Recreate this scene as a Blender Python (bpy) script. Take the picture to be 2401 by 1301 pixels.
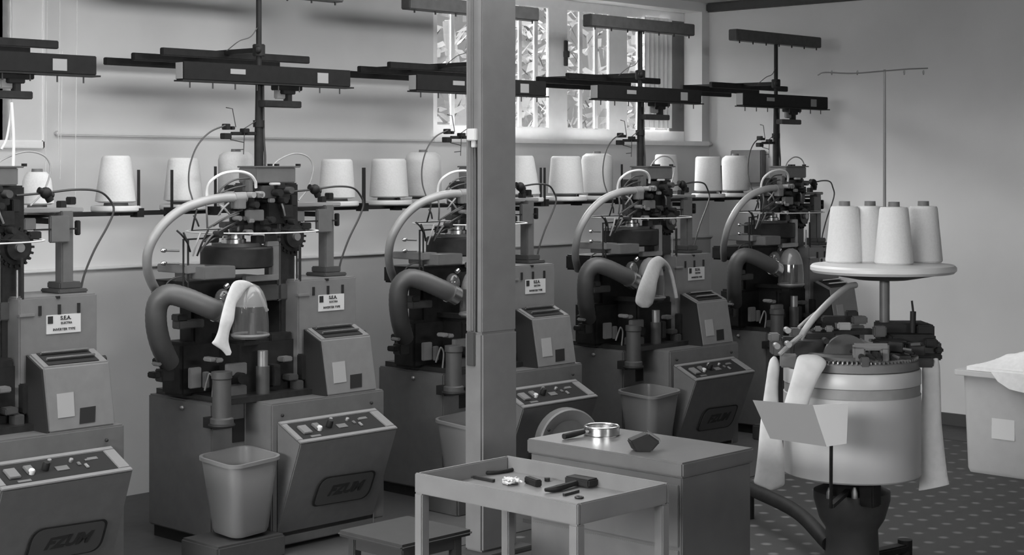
import bpy, bmesh, math, random
from mathutils import Vector, Matrix

for o in list(bpy.data.objects):
    bpy.data.objects.remove(o)
S = bpy.context.scene
COL = S.collection

# ------------------------------------------------------------------ camera
F, CX, HY, EYE = 3800.0, 1200.5, 389.0, 1.5
_s = math.hypot(F, 3616.0)
FU, FV = F / _s, 3616.0 / _s          # camera forward in the room's X (along the row) and Y (towards the back wall)
RU, RV = FV, -FU                      # camera right
cam_d = bpy.data.cameras.new('camera')
cam = bpy.data.objects.new('camera', cam_d)
COL.objects.link(cam)
cam.location = (0, 0, EYE)
cam.rotation_euler = (math.radians(90), 0, math.atan2(FV, FU) - math.pi / 2)
cam_d.sensor_width = 36
cam_d.lens = F / 2401 * 36
cam_d.shift_y = -(650.5 - HY) / 2401
cam_d.clip_start = 0.05
S.camera = cam

# ------------------------------------------------------------------ world, light, exposure
W = bpy.data.worlds.new('daylight')
S.world = W
W.use_nodes = True
nt = W.node_tree
bg = nt.nodes['Background']
tc = nt.nodes.new('ShaderNodeTexCoord')
sp = nt.nodes.new('ShaderNodeSeparateXYZ')
rp = nt.nodes.new('ShaderNodeValToRGB')
nt.links.new(tc.outputs['Generated'], sp.inputs[0])
nt.links.new(sp.outputs['Z'], rp.inputs[0])
nt.links.new(rp.outputs[0], bg.inputs[0])
rp.color_ramp.elements[0].position = 0.16
rp.color_ramp.elements[0].color = (.010, .010, .010, 1)
rp.color_ramp.elements[1].position = 0.42
rp.color_ramp.elements[1].color = (1, 1, 1, 1)
bg.inputs[1].default_value = 29

S.view_settings.view_transform = 'Standard'
S.view_settings.look = 'None'
S.view_settings.gamma = 1
S.view_settings.use_curve_mapping = False
S.view_settings.exposure = 0.0


def area_light(name, loc, target, sx, sy, power, spread=180):
    d = bpy.data.lights.new(name, 'AREA')
    d.shape = 'RECTANGLE'
    d.size, d.size_y, d.energy = sx, sy, power
    d.spread = math.radians(spread)
    o = bpy.data.objects.new(name, d)
    COL.objects.link(o)
    o.location = loc
    o.rotation_euler = (Vector(target) - Vector(loc)).to_track_quat('-Z', 'Y').to_euler()
    return o


area_light('left_window_light', (-2.3, 2.6, 2.0), (2.5, 3.0, 0.2), 4.6, 0.9, 72, 60)
area_light('row_lamp_light', (3.5, 4.55, 2.53), (3.5, 4.6, 0), 6.5, 1.1, 112, 160)
area_light('aisle_lamp_light', (2.2, 3.5, 2.53), (2.2, 3.5, 0), 3.4, 0.2, 30, 140)
area_light('front_fill_light', (2.0, -2.7, 2.1), (3.9, 6.3, 2.8), 3.0, 0.5, 36, 54)  # added fill from behind the camera, aimed up to brighten the back wall
pt = area_light('window_portal', (7.35, 6.60, 2.08), (7.35, 0, 2.08), 2.2, 0.86, 1)
pt.data.cycles.is_portal = True


# ------------------------------------------------------------------ helpers


def at(px, py, v):
    """Point of the vertical plane Y = v seen at a photo pixel."""
    a = (px - CX) / F
    dx, dy, dz = FU + RU * a, FV + RV * a, (HY - py) / F
    t = v / dy
    return Vector((dx * t, v, EYE + dz * t))


def atu(px, py, u):
    a = (px - CX) / F
    dx, dy, dz = FU + RU * a, FV + RV * a, (HY - py) / F
    t = u / dx
    return Vector((u, dy * t, EYE + dz * t))


def atz(px, py, z):
    a = (px - CX) / F
    dx, dy, dz = FU + RU * a, FV + RV * a, (HY - py) / F
    t = (z - EYE) / dz
    return Vector((dx * t, dy * t, z))


def att(px, py, t):
    a = (px - CX) / F
    return Vector(((FU + RU * a) * t, (FV + RV * a) * t, EYE + (HY - py) / F * t))


MATS = {}


def mat(name, g, rough=.5, metal=0.0, noise=0.0, scale=20, spec=.5, alpha=None, bump=0.0):
    m = bpy.data.materials.new(name)
    m.use_nodes = True
    t = m.node_tree
    b = t.nodes['Principled BSDF']
    b.inputs['Base Color'].default_value = (g, g, g, 1)
    b.inputs['Roughness'].default_value = rough
    b.inputs['Metallic'].default_value = metal
    b.inputs['Specular IOR Level'].default_value = spec
    if noise or bump:
        c = t.nodes.new('ShaderNodeTexCoord')
        n = t.nodes.new('ShaderNodeTexNoise')
        n.inputs['Scale'].default_value = scale
        n.inputs['Detail'].default_value = 4
        t.links.new(c.outputs['Object'], n.inputs['Vector'])
        if noise:
            r = t.nodes.new('ShaderNodeValToRGB')
            lo, hi = max(0, g * (1 - noise)), g * (1 + noise)
            r.color_ramp.elements[0].position = .3
            r.color_ramp.elements[0].color = (lo, lo, lo, 1)
            r.color_ramp.elements[1].position = .7
            r.color_ramp.elements[1].color = (hi, hi, hi, 1)
            t.links.new(n.outputs[0], r.inputs[0])
            t.links.new(r.outputs[0], b.inputs['Base Color'])
        if bump:
            bp = t.nodes.new('ShaderNodeBump')
            bp.inputs['Strength'].default_value = bump
            bp.inputs['Distance'].default_value = .004
            t.links.new(n.outputs[0], bp.inputs['Height'])
            t.links.new(bp.outputs[0], b.inputs['Normal'])
    MATS[name] = m
    return m


def see_through(name, g, opacity, rough=.15):
    """Clear or frosted plastic: a diffuse skin over a transparent body, with a glossy Fresnel coat."""
    m = bpy.data.materials.new(name)
    m.use_nodes = True
    t = m.node_tree
    t.nodes.clear()
    out = t.nodes.new('ShaderNodeOutputMaterial')
    tr = t.nodes.new('ShaderNodeBsdfTransparent')
    df = t.nodes.new('ShaderNodeBsdfDiffuse')
    df.inputs[0].default_value = (g, g, g, 1)
    gl = t.nodes.new('ShaderNodeBsdfGlossy')
    gl.inputs['Roughness'].default_value = rough
    gl.inputs[0].default_value = (.9, .9, .9, 1)
    m1 = t.nodes.new('ShaderNodeMixShader')
    m1.inputs[0].default_value = opacity
    t.links.new(tr.outputs[0], m1.inputs[1])
    t.links.new(df.outputs[0], m1.inputs[2])
    lw_ = t.nodes.new('ShaderNodeLayerWeight')
    lw_.inputs[0].default_value = .5
    pw_ = t.nodes.new('ShaderNodeMath')
    pw_.operation = 'POWER'
    pw_.inputs[1].default_value = 5
    t.links.new(lw_.outputs['Facing'], pw_.inputs[0])
    fr = t.nodes.new('ShaderNodeMath')
    fr.operation = 'MULTIPLY_ADD'
    fr.inputs[1].default_value = .9
    fr.inputs[2].default_value = .045
    t.links.new(pw_.outputs[0], fr.inputs[0])
    m2 = t.nodes.new('ShaderNodeMixShader')
    t.links.new(fr.outputs[0], m2.inputs[0])
    t.links.new(m1.outputs[0], m2.inputs[1])
    t.links.new(gl.outputs[0], m2.inputs[2])
    t.links.new(m2.outputs[0], out.inputs[0])
    MATS[name] = m
    return m


wall_m = mat('wall_paint', .64, .8, noise=.05, scale=3)
rwall_m = mat('right_wall_paint', .56, .8, noise=.05, scale=2)
dado_m = mat('dado_paint', .44, .7, noise=.05, scale=4)
ceil_m = mat('ceiling_paint', .35, .9, noise=.03, scale=3)
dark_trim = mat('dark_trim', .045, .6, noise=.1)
blind_m = mat('blind_cloth', .68, .8, noise=.04, scale=6)
white_trim = mat('white_window_paint', .82, .5, noise=.03)
pillar_m = mat('pillar_paint', .13, .55, noise=.08, scale=12)
grey = mat('machine_grey_paint', .09, .45, noise=.08, scale=25)
greyd = mat('machine_dark_paint', .042, .5, noise=.1, scale=25)
greyl = mat('light_grey_paint', .125, .4, noise=.06, scale=25)
rimg = mat('panel_rim_paint', .14, .45, noise=.05)
black = mat('black_metal', .011, .6, noise=.3, scale=30, spec=.25)
pipe_m = mat('waste_pipe_paint', .04, .6, noise=.1)
key_m = mat('dim_key', .09, .6)
black2 = mat('oiled_dark_metal', .02, .35, metal=.2, noise=.3, scale=40)
beam_m = mat('dark_beam_paint', .010, .6, noise=.15, scale=30, spec=.15)
tbar_m = mat('grey_top_bar', .045, .5, noise=.2, scale=30)
rubber = mat('black_cable', .03, .5)
steel = mat('bright_steel', .55, .25, metal=1.0)
steel2 = mat('dull_steel', .28, .4, metal=.7, noise=.1)
whitep = mat('white_paint', .5, .4)
hose_m = mat('pale_hose', .27, .4, noise=.05)
hoseg = mat('grey_hose', .055, .5, noise=.08)
hosew = mat('white_tube', .6, .4)
yarn = mat('white_yarn', .53, .9, noise=.04, scale=120, bump=.3)
yarnd = mat('cone_core', .12, .6)
fabric = mat('white_fabric', .42, .9, noise=.05, scale=60, bump=.3)
cloth_m = mat('crate_cloth', .78, .9, noise=.05, scale=40, bump=.3)
fabric2 = mat('off_white_fabric', .46, .9, noise=.05, scale=40, bump=.3)
label_m = mat('paper_label', .42, .7)
labell = mat('grey_label', .22, .7)
panel_m = mat('panel_black', .013, .7, spec=.2)
logo_m = mat('logo_plate', .042, .4)
ink = mat('ink', .010, .6)
drum_m = mat('cream_enamel', .36, .35, noise=.03, scale=8)
band_m = mat('drum_band', .20, .5, noise=.08)
bin_m = see_through('bin_plastic', .15, .93, .3)
crate_m = mat('plastic_crate', .50, .45, noise=.03)
clear = see_through('clear_acrylic', .2, .18, .06)
frost = see_through('frosted_acrylic', .25, .5, .2)
glass = see_through('window_glass', .6, .05, .02)
cabg = mat('tool_cabinet_paint', .095, .3, noise=.07, scale=15)
cabd = mat('tool_cabinet_side', .10, .45, noise=.08, scale=15)
stoolm = mat('stool_paint', .03, .6, noise=.08, spec=.2)
paper = mat('paper', .62, .8)
card_m = mat('grey_card', .17, .8)
dots_dark = black
leaf_m = mat('leaves', .013, .7, noise=.8, scale=4)
bark_m = mat('bark', .08, .9)
grass_m = mat('grass', .02, .9, noise=.3, scale=3)

# floor: dark sheet with a square lattice of paler round studs
fm = bpy.data.materials.new('studded_floor')
fm.use_nodes = True
t = fm.node_tree
b = t.nodes['Principled BSDF']
tc = t.nodes.new('ShaderNodeTexCoord')
mp = t.nodes.new('ShaderNodeMapping')
mp.inputs['Location'].default_value = (-5.708 / .1175 + .5 + 100, -3.3635 / .1130 + .5 + 100, 0)
mp.inputs['Scale'].default_value = (1 / .1175, 1 / .1130, 1)
t.links.new(tc.outputs['Object'], mp.inputs[0])
fr = t.nodes.new('ShaderNodeVectorMath')
fr.operation = 'FRACTION'
t.links.new(mp.outputs[0], fr.inputs[0])
sb = t.nodes.new('ShaderNodeVectorMath')
sb.operation = 'SUBTRACT'
sb.inputs[1].default_value = (.5, .5, 0)
t.links.new(fr.outputs[0], sb.inputs[0])
fl = t.nodes.new('ShaderNodeVectorMath')
fl.operation = 'MULTIPLY'
fl.inputs[1].default_value = (1, 1, 0)
t.links.new(sb.outputs[0], fl.inputs[0])
ln = t.nodes.new('ShaderNodeVectorMath')
ln.operation = 'LENGTH'
t.links.new(fl.outputs[0], ln.inputs[0])
cr = t.nodes.new('ShaderNodeValToRGB')
cr.color_ramp.elements[0].position = .10
cr.color_ramp.elements[0].color = (.12, .12, .12, 1)
cr.color_ramp.elements[1].position = .22
cr.color_ramp.elements[1].color = (.031, .031, .031, 1)
t.links.new(ln.outputs['Value'], cr.inputs[0])
t.links.new(cr.outputs[0], b.inputs['Base Color'])
b.inputs['Roughness'].default_value = .6


class MB:
    """Collects shapes and links them as one mesh object."""

    def __init__(s):
        s.v, s.f = [], []

    def add(s, vs, fs):
        n = len(s.v)
        s.v += [Vector(p) for p in vs]
        s.f += [tuple(i + n for i in f) for f in fs]
        return s

    def box(s, x0, x1, y0, y1, z0, z1):
        return s.hexa([(x0, y0, z0), (x1, y0, z0), (x1, y1, z0), (x0, y1, z0)],
                      [(x0, y0, z1), (x1, y0, z1), (x1, y1, z1), (x0, y1, z1)])

    def hexa(s, bot, top):
        n = len(bot)
        fs = [tuple(range(n - 1, -1, -1)), tuple(range(n, 2 * n))]
        fs += [(i, (i + 1) % n, n + (i + 1) % n, n + i) for i in range(n)]
        return s.add(list(bot) + list(top), fs)

    def obox(s, c, ax, ay, az):
        c, ax, ay, az = Vector(c), Vector(ax), Vector(ay), Vector(az)
        bot = [c - ax - ay - az, c + ax - ay - az, c + ax + ay - az, c - ax + ay - az]
        return s.hexa(bot, [p + 2 * az for p in bot])

    def bar(s, p0, p1, w, h):
        p0, p1 = Vector(p0), Vector(p1)
        d = (p1 - p0)
        up = Vector((0, 0, 1)) if abs(d.normalized().z) < .95 else Vector((1, 0, 0))
        sx = d.cross(up).normalized() * (w / 2)
        sz = sx.cross(d).normalized() * (h / 2)
        return s.obox((p0 + p1) / 2, d / 2, sx, sz)

    def prism(s, poly, off):
        off = Vector(off)
        return s.hexa([Vector(p) for p in poly], [Vector(p) + off for p in poly])

    def lathe(s, c, prof, seg=24, axis=(0, 0, 1), cap=True):
        c, ax = Vector(c), Vector(axis).normalized()
        q = Vector((0, 0, 1)).rotation_difference(ax)
        vs, fs = [], []
        for r, z in prof:
            for k in range(seg):
                a = 2 * math.pi * k / seg
                vs.append(c + q @ Vector((r * math.cos(a), r * math.sin(a), z)))
        m = len(prof)
        for i in range(m - 1):
            for k in range(seg):
                fs.append((i * seg + k, i * seg + (k + 1) % seg, (i + 1) * seg + (k + 1) % seg, (i + 1) * seg + k))
        if cap:
            fs.append(tuple(range(seg - 1, -1, -1)))
            fs.append(tuple((m - 1) * seg + k for k in range(seg)))
        return s.add(vs, fs)

    def cyl(s, p0, p1, r0, r1=None, seg=16):
        p0, p1 = Vector(p0), Vector(p1)
        r1 = r0 if r1 is None else r1
        return s.lathe(p0, [(r0, 0), (r1, (p1 - p0).length)], seg, p1 - p0)

    def tube(s, pts, r, seg=10, smooth=6, cap=True, ribs=0):
        pts = [Vector(p) for p in pts]
        if smooth and len(pts) > 2:
            q = [pts[0] * 2 - pts[1]] + pts + [pts[-1] * 2 - pts[-2]]
            out = []
            for i in range(1, len(q) - 2):
                for k in range(smooth):
                    t = k / smooth
                    a, b, c, d = q[i - 1], q[i], q[i + 1], q[i + 2]
                    out.append(.5 * ((2 * b) + (c - a) * t + (2 * a - 5 * b + 4 * c - d) * t * t + (3 * b - a - 3 * c + d) * t ** 3))
            out.append(pts[-1])
            pts = out
        rs = r if isinstance(r, (list, tuple)) else [r, r]
        n = len(pts)
        vs, fs = [], []
        up = None
        for i, p in enumerate(pts):
            d = (pts[min(i + 1, n - 1)] - pts[max(i - 1, 0)])
            if d.length < 1e-9:
                d = Vector((0, 0, 1))
            d.normalize()
            if up is None:
                up = d.orthogonal().normalized()
            up = (up - d * up.dot(d)).normalized()
            sd = d.cross(up)
            f = i / max(1, n - 1) * (len(rs) - 1)
            j = min(int(f), len(rs) - 2)
            rr = rs[j] + (rs[j + 1] - rs[j]) * (f - j)
            if ribs:
                rr *= 1 + ribs * (1 if i % 2 else -1)
            for k in range(seg):
                a = 2 * math.pi * k / seg
                vs.append(p + (up * math.cos(a) + sd * math.sin(a)) * rr)
        for i in range(n - 1):
            for k in range(seg):
                fs.append((i * seg + k, i * seg + (k + 1) % seg, (i + 1) * seg + (k + 1) % seg, (i + 1) * seg + k))
        if cap:
            fs.append(tuple(range(seg - 1, -1, -1)))
            fs.append(tuple((n - 1) * seg + k for k in range(seg)))
        return s.add(vs, fs)

    def torus(s, c, R, r, seg=40, axis=(0, 0, 1), squash=1.0):
        c = Vector(c)
        q = Vector((0, 0, 1)).rotation_difference(Vector(axis).normalized())
        vs, fs, m = [], [], 8
        for i in range(seg):
            a = 2 * math.pi * i / seg
            for k in range(m):
                bb = 2 * math.pi * k / m
                vs.append(c + q @ Vector(((R + r * math.cos(bb)) * math.cos(a), (R + r * math.cos(bb)) * math.sin(a), r * squash * math.sin(bb))))
        for i in range(seg):
            for k in range(m):
                i2, k2 = (i + 1) % seg, (k + 1) % m
                fs.append((i * m + k, i2 * m + k, i2 * m + k2, i * m + k2))
        return s.add(vs, fs)

    def sphere(s, c, r, sx=1, sy=1, sz=1, seg=16, rings=9):
        c = Vector(c)
        vs, fs = [], []
        for i in range(1, rings):
            p = math.pi * i / rings
            for k in range(seg):
                a = 2 * math.pi * k / seg
                vs.append(c + Vector((r * sx * math.sin(p) * math.cos(a), r * sy * math.sin(p) * math.sin(a), r * sz * math.cos(p))))
        top, bot = len(vs), len(vs) + 1
        vs += [c + Vector((0, 0, r * sz)), c - Vector((0, 0, r * sz))]
        for i in range(rings - 2):
            for k in range(seg):
                fs.append((i * seg + k, (i + 1) * seg + k, (i + 1) * seg + (k + 1) % seg, i * seg + (k + 1) % seg))
        for k in range(seg):
            fs.append((top, k, (k + 1) % seg))
            fs.append((bot, (rings - 2) * seg + (k + 1) % seg, (rings - 2) * seg + k))
        return s.add(vs, fs)

    def build(s, name, m, parent=None, bevel=0.0, smooth=True, origin=None):
        me = bpy.data.meshes.new(name)
        o = bpy.data.objects.new(name, me)
        COL.objects.link(o)
        base = Vector((0, 0, 0))
        if parent is not None:
            p = parent
            while p is not None:
                base += p.location
                p = p.parent
            o.parent = parent
        elif origin is not None:
            base = Vector(origin)
            o.location = base
        me.from_pydata([p - base for p in s.v], [], s.f)
        me.validate()
        bm = bmesh.new()
        bm.from_mesh(me)
        bmesh.ops.recalc_face_normals(bm, faces=bm.faces)
        if bevel:
            es = [e for e in bm.edges if len(e.link_faces) == 2 and e.calc_face_angle(0) > .6]
            bmesh.ops.bevel(bm, geom=es, offset=bevel, segments=2, affect='EDGES', clamp_overlap=True)
        bm.to_mesh(me)
        bm.free()
        me.materials.append(m)
        if smooth:
            me.shade_smooth()
            me.set_sharp_from_angle(angle=math.radians(38))
        return o


def tag(o, label=None, cat=None, group=None, kind=None):
    if label:
        o['label'] = label
    if cat:
        o['category'] = cat
    if group:
        o['group'] = group
    if kind:
        o['kind'] = kind
    return o


def thing(name, loc, label, cat, group=None):
    o = bpy.data.objects.new(name, None)
    o.empty_display_size = .1
    COL.objects.link(o)
    o.location = loc
    return tag(o, label, cat, group)


def copy_tree(o, parent=None):
    c = o.copy()
    COL.objects.link(c)
    c.parent = parent
    for ch in list(o.children):
        copy_tree(ch, c)
    return c


def lettering(name, body, origin, xd, zd, size, m, parent, shear=0.0, depth=.0008, bold=0.0, width=1.0):
    """Raised letters standing on the surface through origin, reading along xd, upright along zd."""
    cu = bpy.data.curves.new(name, 'FONT')
    cu.body = body
    cu.size = size
    cu.shear = shear
    cu.extrude = depth
    cu.offset = bold
    cu.align_x = 'CENTER'
    cu.align_y = 'CENTER'
    tmp = bpy.data.objects.new(name + '_tmp', cu)
    COL.objects.link(tmp)
    dg = bpy.context.evaluated_depsgraph_get()
    me = bpy.data.meshes.new_from_object(tmp.evaluated_get(dg))
    bpy.data.objects.remove(tmp)
    xd, zd = Vector(xd).normalized(), Vector(zd).normalized()
    nd = xd.cross(zd)
    base = Vector((0, 0, 0))
    p = parent
    while p is not None:
        base += p.location
        p = p.parent
    M = Matrix((xd * width, zd, nd)).transposed().to_4x4()
    M.translation = Vector(origin) - base
    me.transform(M)
    me.name = name
    o = bpy.data.objects.new(name, me)
    COL.objects.link(o)
    o.parent = parent
    me.materials.clear()
    me.materials.append(m)
    return o


rng = random.Random(7)

# ------------------------------------------------------------------ the room
WU, WV, CEIL = 8.55, 6.36, 2.56      # right wall, back wall, ceiling
LU, FRONT = -2.5, -3.0
fo = MB().box(LU, WU + .2, FRONT, WV + .2, -.08, 0).build('floor', fm)
tag(fo, kind='structure')
tag(MB().box(LU - .2, WU + .2, FRONT - .2, WV + .2, CEIL, CEIL + .1).build('ceiling', ceil_m), kind='structure')
tag(MB().box(WU, WU + .2, FRONT, WV + .2, 0, CEIL).build('wall_right', rwall_m), kind='structure')

w1a, w1b = at(1016, 300, WV).x, min(at(1646, 300, WV).x, WU - .05)       # window beside the right corner
w1z = at(1240, 326, WV).z
w2b = at(97, 348, WV).x                                   # window cut by the left edge
w2a, w2z = w2b - 1.3, at(60, 348, WV).z
WT = 2.50
bw = MB()
bw.box(LU, w2a, WV, WV + .2, 0, CEIL)
bw.box(w2a, w2b, WV, WV + .2, 0, w2z).box(w2a, w2b, WV, WV + .2, WT, CEIL)
bw.box(w2b, w1a, WV, WV + .2, 0, CEIL)
bw.box(w1a, w1b, WV, WV + .2, 0, w1z).box(w1a, w1b, WV, WV + .2, WT, CEIL)
bw.box(w1b, WU, WV, WV + .2, 0, CEIL)
tag(bw.build('wall_back', wall_m, smooth=False), kind='structure')
lw = MB().box(LU - .2, LU, FRONT, WV + .2, 0, .95).box(LU - .2, LU, FRONT, WV + .2, 2.35, CEIL)
for a, bb in ((FRONT, .3), (2.3, 2.6), (4.9, WV + .2)):
    lw.box(LU - .2, LU, a, bb, .95, 2.35)
tag(lw.build('wall_left', wall_m, smooth=False), kind='structure')
fw = MB().box(LU, WU, FRONT - .2, FRONT, 0, 1.0).box(LU, WU, FRONT - .2, FRONT, 2.35, CEIL)
for a, bb in ((LU, 0.0), (3.0, WU)):
    fw.box(a, bb, FRONT - .2, FRONT, 1.0, 2.35)
tag(fw.build('wall_front', wall_m, smooth=False), kind='structure')
# lower painted dado on the back wall with a ledge, and the sill moulding
dz = at(820, 600, WV).z
tag(MB().box(LU, WU, WV - .012, WV, 0, dz).build('trim_1', dado_m), kind='structure')
tag(MB().box(LU, WU, WV - .03, WV, dz, dz + .012).build('trim_2', wall_m, bevel=.003), kind='structure')
tag(MB().box(w2b + .06, WU, WV - .03, WV, w1z - .022, w1z).build('trim_3', wall_m, bevel=.006), kind='structure')
tag(MB().box(WU - .025, WU, FRONT, WV, 0, .07).build('baseboard_right', dark_trim), kind='structure')
tag(MB().box(WU - .04, WU, FRONT, WV, CEIL - .06, CEIL).build('trim_4', dark_trim, bevel=.01), kind='structure')
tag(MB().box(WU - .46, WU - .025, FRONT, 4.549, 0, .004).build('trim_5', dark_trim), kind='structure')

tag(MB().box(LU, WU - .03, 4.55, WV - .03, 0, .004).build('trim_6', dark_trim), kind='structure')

# window 1 : white casements with upright glazing bars
FP = WV + .155
win = thing('window_1', (w1a, FP, w1z), None, None)
tag(win, kind='structure')


def xs(px):
    return at(px, 250, FP).x


zb, zt = w1z, WT
fr = MB()
fr.box(w1a, w1b, FP - .012, FP + .006, zb, zb + .075)
fr.box(w1a, w1b, FP - .012, FP + .006, zt - .06, zt)
for a, bb in ((w1a, xs(1023)), (xs(1282), xs(1328)), (xs(1424), xs(1468))):
    fr.box(a, bb, FP - .011, FP + .006, zb + .06, zt - .05)
fr.build('window_frame', white_trim, win, bevel=.004)
MB().box(xs(1566), w1b, FP - .011, FP + .006, zb + .06, zt - .05).build('window_stile', greyl, win, bevel=.003)
for px, w in ((1060, 9), (1110, 9), (1160, 9), (1218, 8), (1255, 9), (1360, 8), (1396, 8), (1497, 10), (1530, 8)):
    MB().box(xs(px - w / 2), xs(px + w / 2), FP - .007, FP + .001, zb + .07, zt - .05).build('glazing_bar', white_trim, win, bevel=.002)
for a, bb in ((1020, 1284), (1326, 1426), (1466, 1568)):
    MB().box(xs(a), xs(bb), FP, FP + .004, zb + .07, zt - .055).build('window_pane', glass, win)
MB().box(w1a - .03, w1b + .02, WV - .05, FP - .03, zb - .025, zb + .004).build('window_sill', white_trim, win, bevel=.005)
cu_ = MB()
prev = None
N_ = 40
ring0, ring1 = [], []
for k in range(N_ + 1):
    x_ = xs(1503) + (xs(1567) - xs(1503)) * k / N_
    y_ = FP - .030 + .007 * math.sin(k * .95)
    ring0.append(Vector((x_, y_, at(1535, 300, FP).z)))
    ring1.append(Vector((x_, y_, zt - .05)))
vs_ = ring0 + ring1 + [p - Vector((0, .0015, 0)) for p in ring0 + ring1]
n_ = N_ + 1
fs_ = []
for k in range(N_):
    fs_ += [(k, k + 1, n_ + k + 1, n_ + k), (2 * n_ + k + 1, 2 * n_ + k, 3 * n_ + k, 3 * n_ + k + 1), (k + 1, k, 2 * n_ + k, 2 * n_ + k + 1)]
tag(cu_.add(vs_, fs_).build('curtain', white_trim, win), 'narrow white curtain over the right pane')
hh = MB().box(xs(1318), xs(1324), FP - .03, FP - .011, at(1320, 155, FP).z, at(1320, 95, FP).z)
hh.box(xs(1317), xs(1325), FP - .04, FP - .011, at(1320, 135, FP).z, at(1320, 120, FP).z)
tag(hh.build('window_handle', dark_trim, win, bevel=.003), 'dark upright casement handle')

# window 2 : cut by the left edge, closed with a pale roller blind
FP2 = WV + .02
win2 = thing('window_2', (w2a, FP2, w2z), None, None)
tag(win2, kind='structure')
fr = MB().box(w2a, w2b, FP2 - .05, FP2 + .05, w2z, w2z + .035).box(w2a, w2b, FP2 - .05, FP2 + .05, WT - .04, WT)
fr.box(w2b - .012, w2b, FP2 - .05, FP2 + .05, w2z, WT).box(w2a, w2a + .03, FP2 - .05, FP2 + .05, w2z, WT)
fr.build('window_frame', white_trim, win2, bevel=.004)
MB().box(w2a + .02, w2b - .02, FP2 + .02, FP2 + .026, w2z + .02, WT - .02).build('window_pane', glass, win2)
MB().box(w2b - .155, w2b - .012, FP2 - .045, FP2 - .041, w2z + .012, WT - .03).build('blind', blind_m, win2)
MB().box(w2a + .03, w2b - .19, FP2 - .03, FP2 - .027, w2z + .012, WT - .03).build('blind', band_m, win2)
MB().box(w2b - .225, w2b - .152, FP2 - .03, FP2 + .02, w2z + .03, WT - .03).build('window_mullion', band_m, win2)

# other daylight openings, glazed, behind and left of the camera
for n, (a, bb) in enumerate(((.3, 2.3), (2.6, 4.9))):
    w = thing('window_%d' % (3 + n), (LU - .1, a, .95), None, None)
    tag(w, kind='structure')
    f = MB()
    f.box(LU - .16, LU - .1, a, bb, .95, 1.0).box(LU - .16, LU - .1, a, bb, 2.3, 2.35)
    f.box(LU - .16, LU - .1, a, a + .05, .95, 2.35).box(LU - .16, LU - .1, bb - .05, bb, .95, 2.35)
    f.box(LU - .16, LU - .1, (a + bb) / 2 - .03, (a + bb) / 2 + .03, .95, 2.35)
    f.build('window_frame', white_trim, w, bevel=.004)
    MB().box(LU - .14, LU - .135, a, bb, .95, 2.35).build('window_pane', glass, w)
w = thing('window_5', (0, FRONT - .1, 1.0), None, None)
tag(w, kind='structure')
f = MB().box(0, 3, FRONT - .16, FRONT - .1, 1.0, 1.05).box(0, 3, FRONT - .16, FRONT - .1, 2.3, 2.35)
for x in (0, 1.47, 2.95):
    f.box(x, x + .05, FRONT - .16, FRONT - .1, 1.0, 2.35)
f.build('window_frame', white_trim, w, bevel=.004)
MB().box(0, 3, FRONT - .14, FRONT - .135, 1.0, 2.35).build('window_pane', glass, w)

# outside: ground and trees seen blurred through the panes
tag(MB().box(-20, 40, WV + .25, 60, -1.2, -1.0).build('ground', grass_m), kind='structure')


def tree(x, y, h, r, label):
    o = thing('tree', (x, y, -1.0), label, 'tree', 'trees outside the window')
    MB().tube([(x, y, -1), (x + .1, y, h * .3), (x, y + .1, h * .65)], [.16, .1, .05], 8).build('trunk', bark_m, o)
    lf = MB()
    for i in range(2400):
        a, p = rng.uniform(0, 6.28), rng.uniform(-1, 1)
        q = r * rng.uniform(.35, 1) ** .6
        c = Vector((x + q * math.cos(a) * math.sqrt(1 - p * p), y + q * math.sin(a) * math.sqrt(1 - p * p), h * .55 - .3 + p * h * .52))
        d = Vector((rng.gauss(0, 1), rng.gauss(0, 1), rng.gauss(0, 1))).normalized()
        e = d.orthogonal().normalized()
        l, w_ = rng.uniform(.05, .12), rng.uniform(.03, .07)
        lf.add([c - d * l, c + e * w_, c + d * l, c - e * w_], [(0, 1, 2, 3)])
    lf.build('foliage', leaf_m, o, smooth=False)


tree(10.1, 10.3, 4.3, 1.02, 'leafy tree outside, filling the left panes of the window')
tree(12.4, 10.6, 4.4, 1.02, 'leafy tree outside, behind the middle casement of the window')
tree(14.7, 11.0, 4.7, 1.02, 'leafy tree outside, seen through the right panes of the window')

a_, b__ = atu(1712, 352, WU - .06), atu(1784, 430, WU - .06)
tag(MB().box(WU - .06, WU - .001, b__.y, a_.y, b__.z, a_.z).build('junction_box', pillar_m, bevel=.006, origin=(WU, (a_.y + b__.y) / 2, b__.z)),
    'plain grey box fixed to the right wall behind the last pair of cones', 'junction box')

# ------------------------------------------------------------------ pillar
pu0, pv0 = att(1130, 389, 6.2).x, att(1130, 389, 6.2).y
pw, pd = .190, .088
pil = thing('pillar', (pu0 + pw / 2, pv0 + pd / 2, 0), 'tall grey steel pillar standing on the floor in front of the second machine from left', 'pillar')
poly = [(pu0, pv0), (pu0 + pw, pv0), (pu0 + pw, pv0 + pd), (pu0, pv0 + pd), (pu0, pv0 + pd - .016),
        (pu0 + .018, pv0 + pd - .022), (pu0 + .018, pv0 + .034), (pu0, pv0 + .026)]
MB().hexa([(x, y, .86) for x, y in poly], [(x, y, CEIL) for x, y in poly]).build('shaft', pillar_m, pil, bevel=.004)
MB().box(pu0 - .004, pu0 + pw + .004, pv0 - .004, pv0 + pd + .004, .02, .86).build('lower_casing', pillar_m, pil, bevel=.008)
MB().box(pu0 - .05, pu0 + pw + .05, pv0 - .05, pv0 + pd + .05, 0, .02).build('base_plate', greyd, pil, bevel=.003)
sq = att(1107, 315, 6.23)
sw = MB().box(pu0 - .012, pu0 + .018, sq.y - .024, sq.y + .024, sq.z - .024, sq.z + .022)
sw = sw.build('switch_plate', whitep, pil, bevel=.003)
tag(sw, 'small white switch box')
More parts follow.
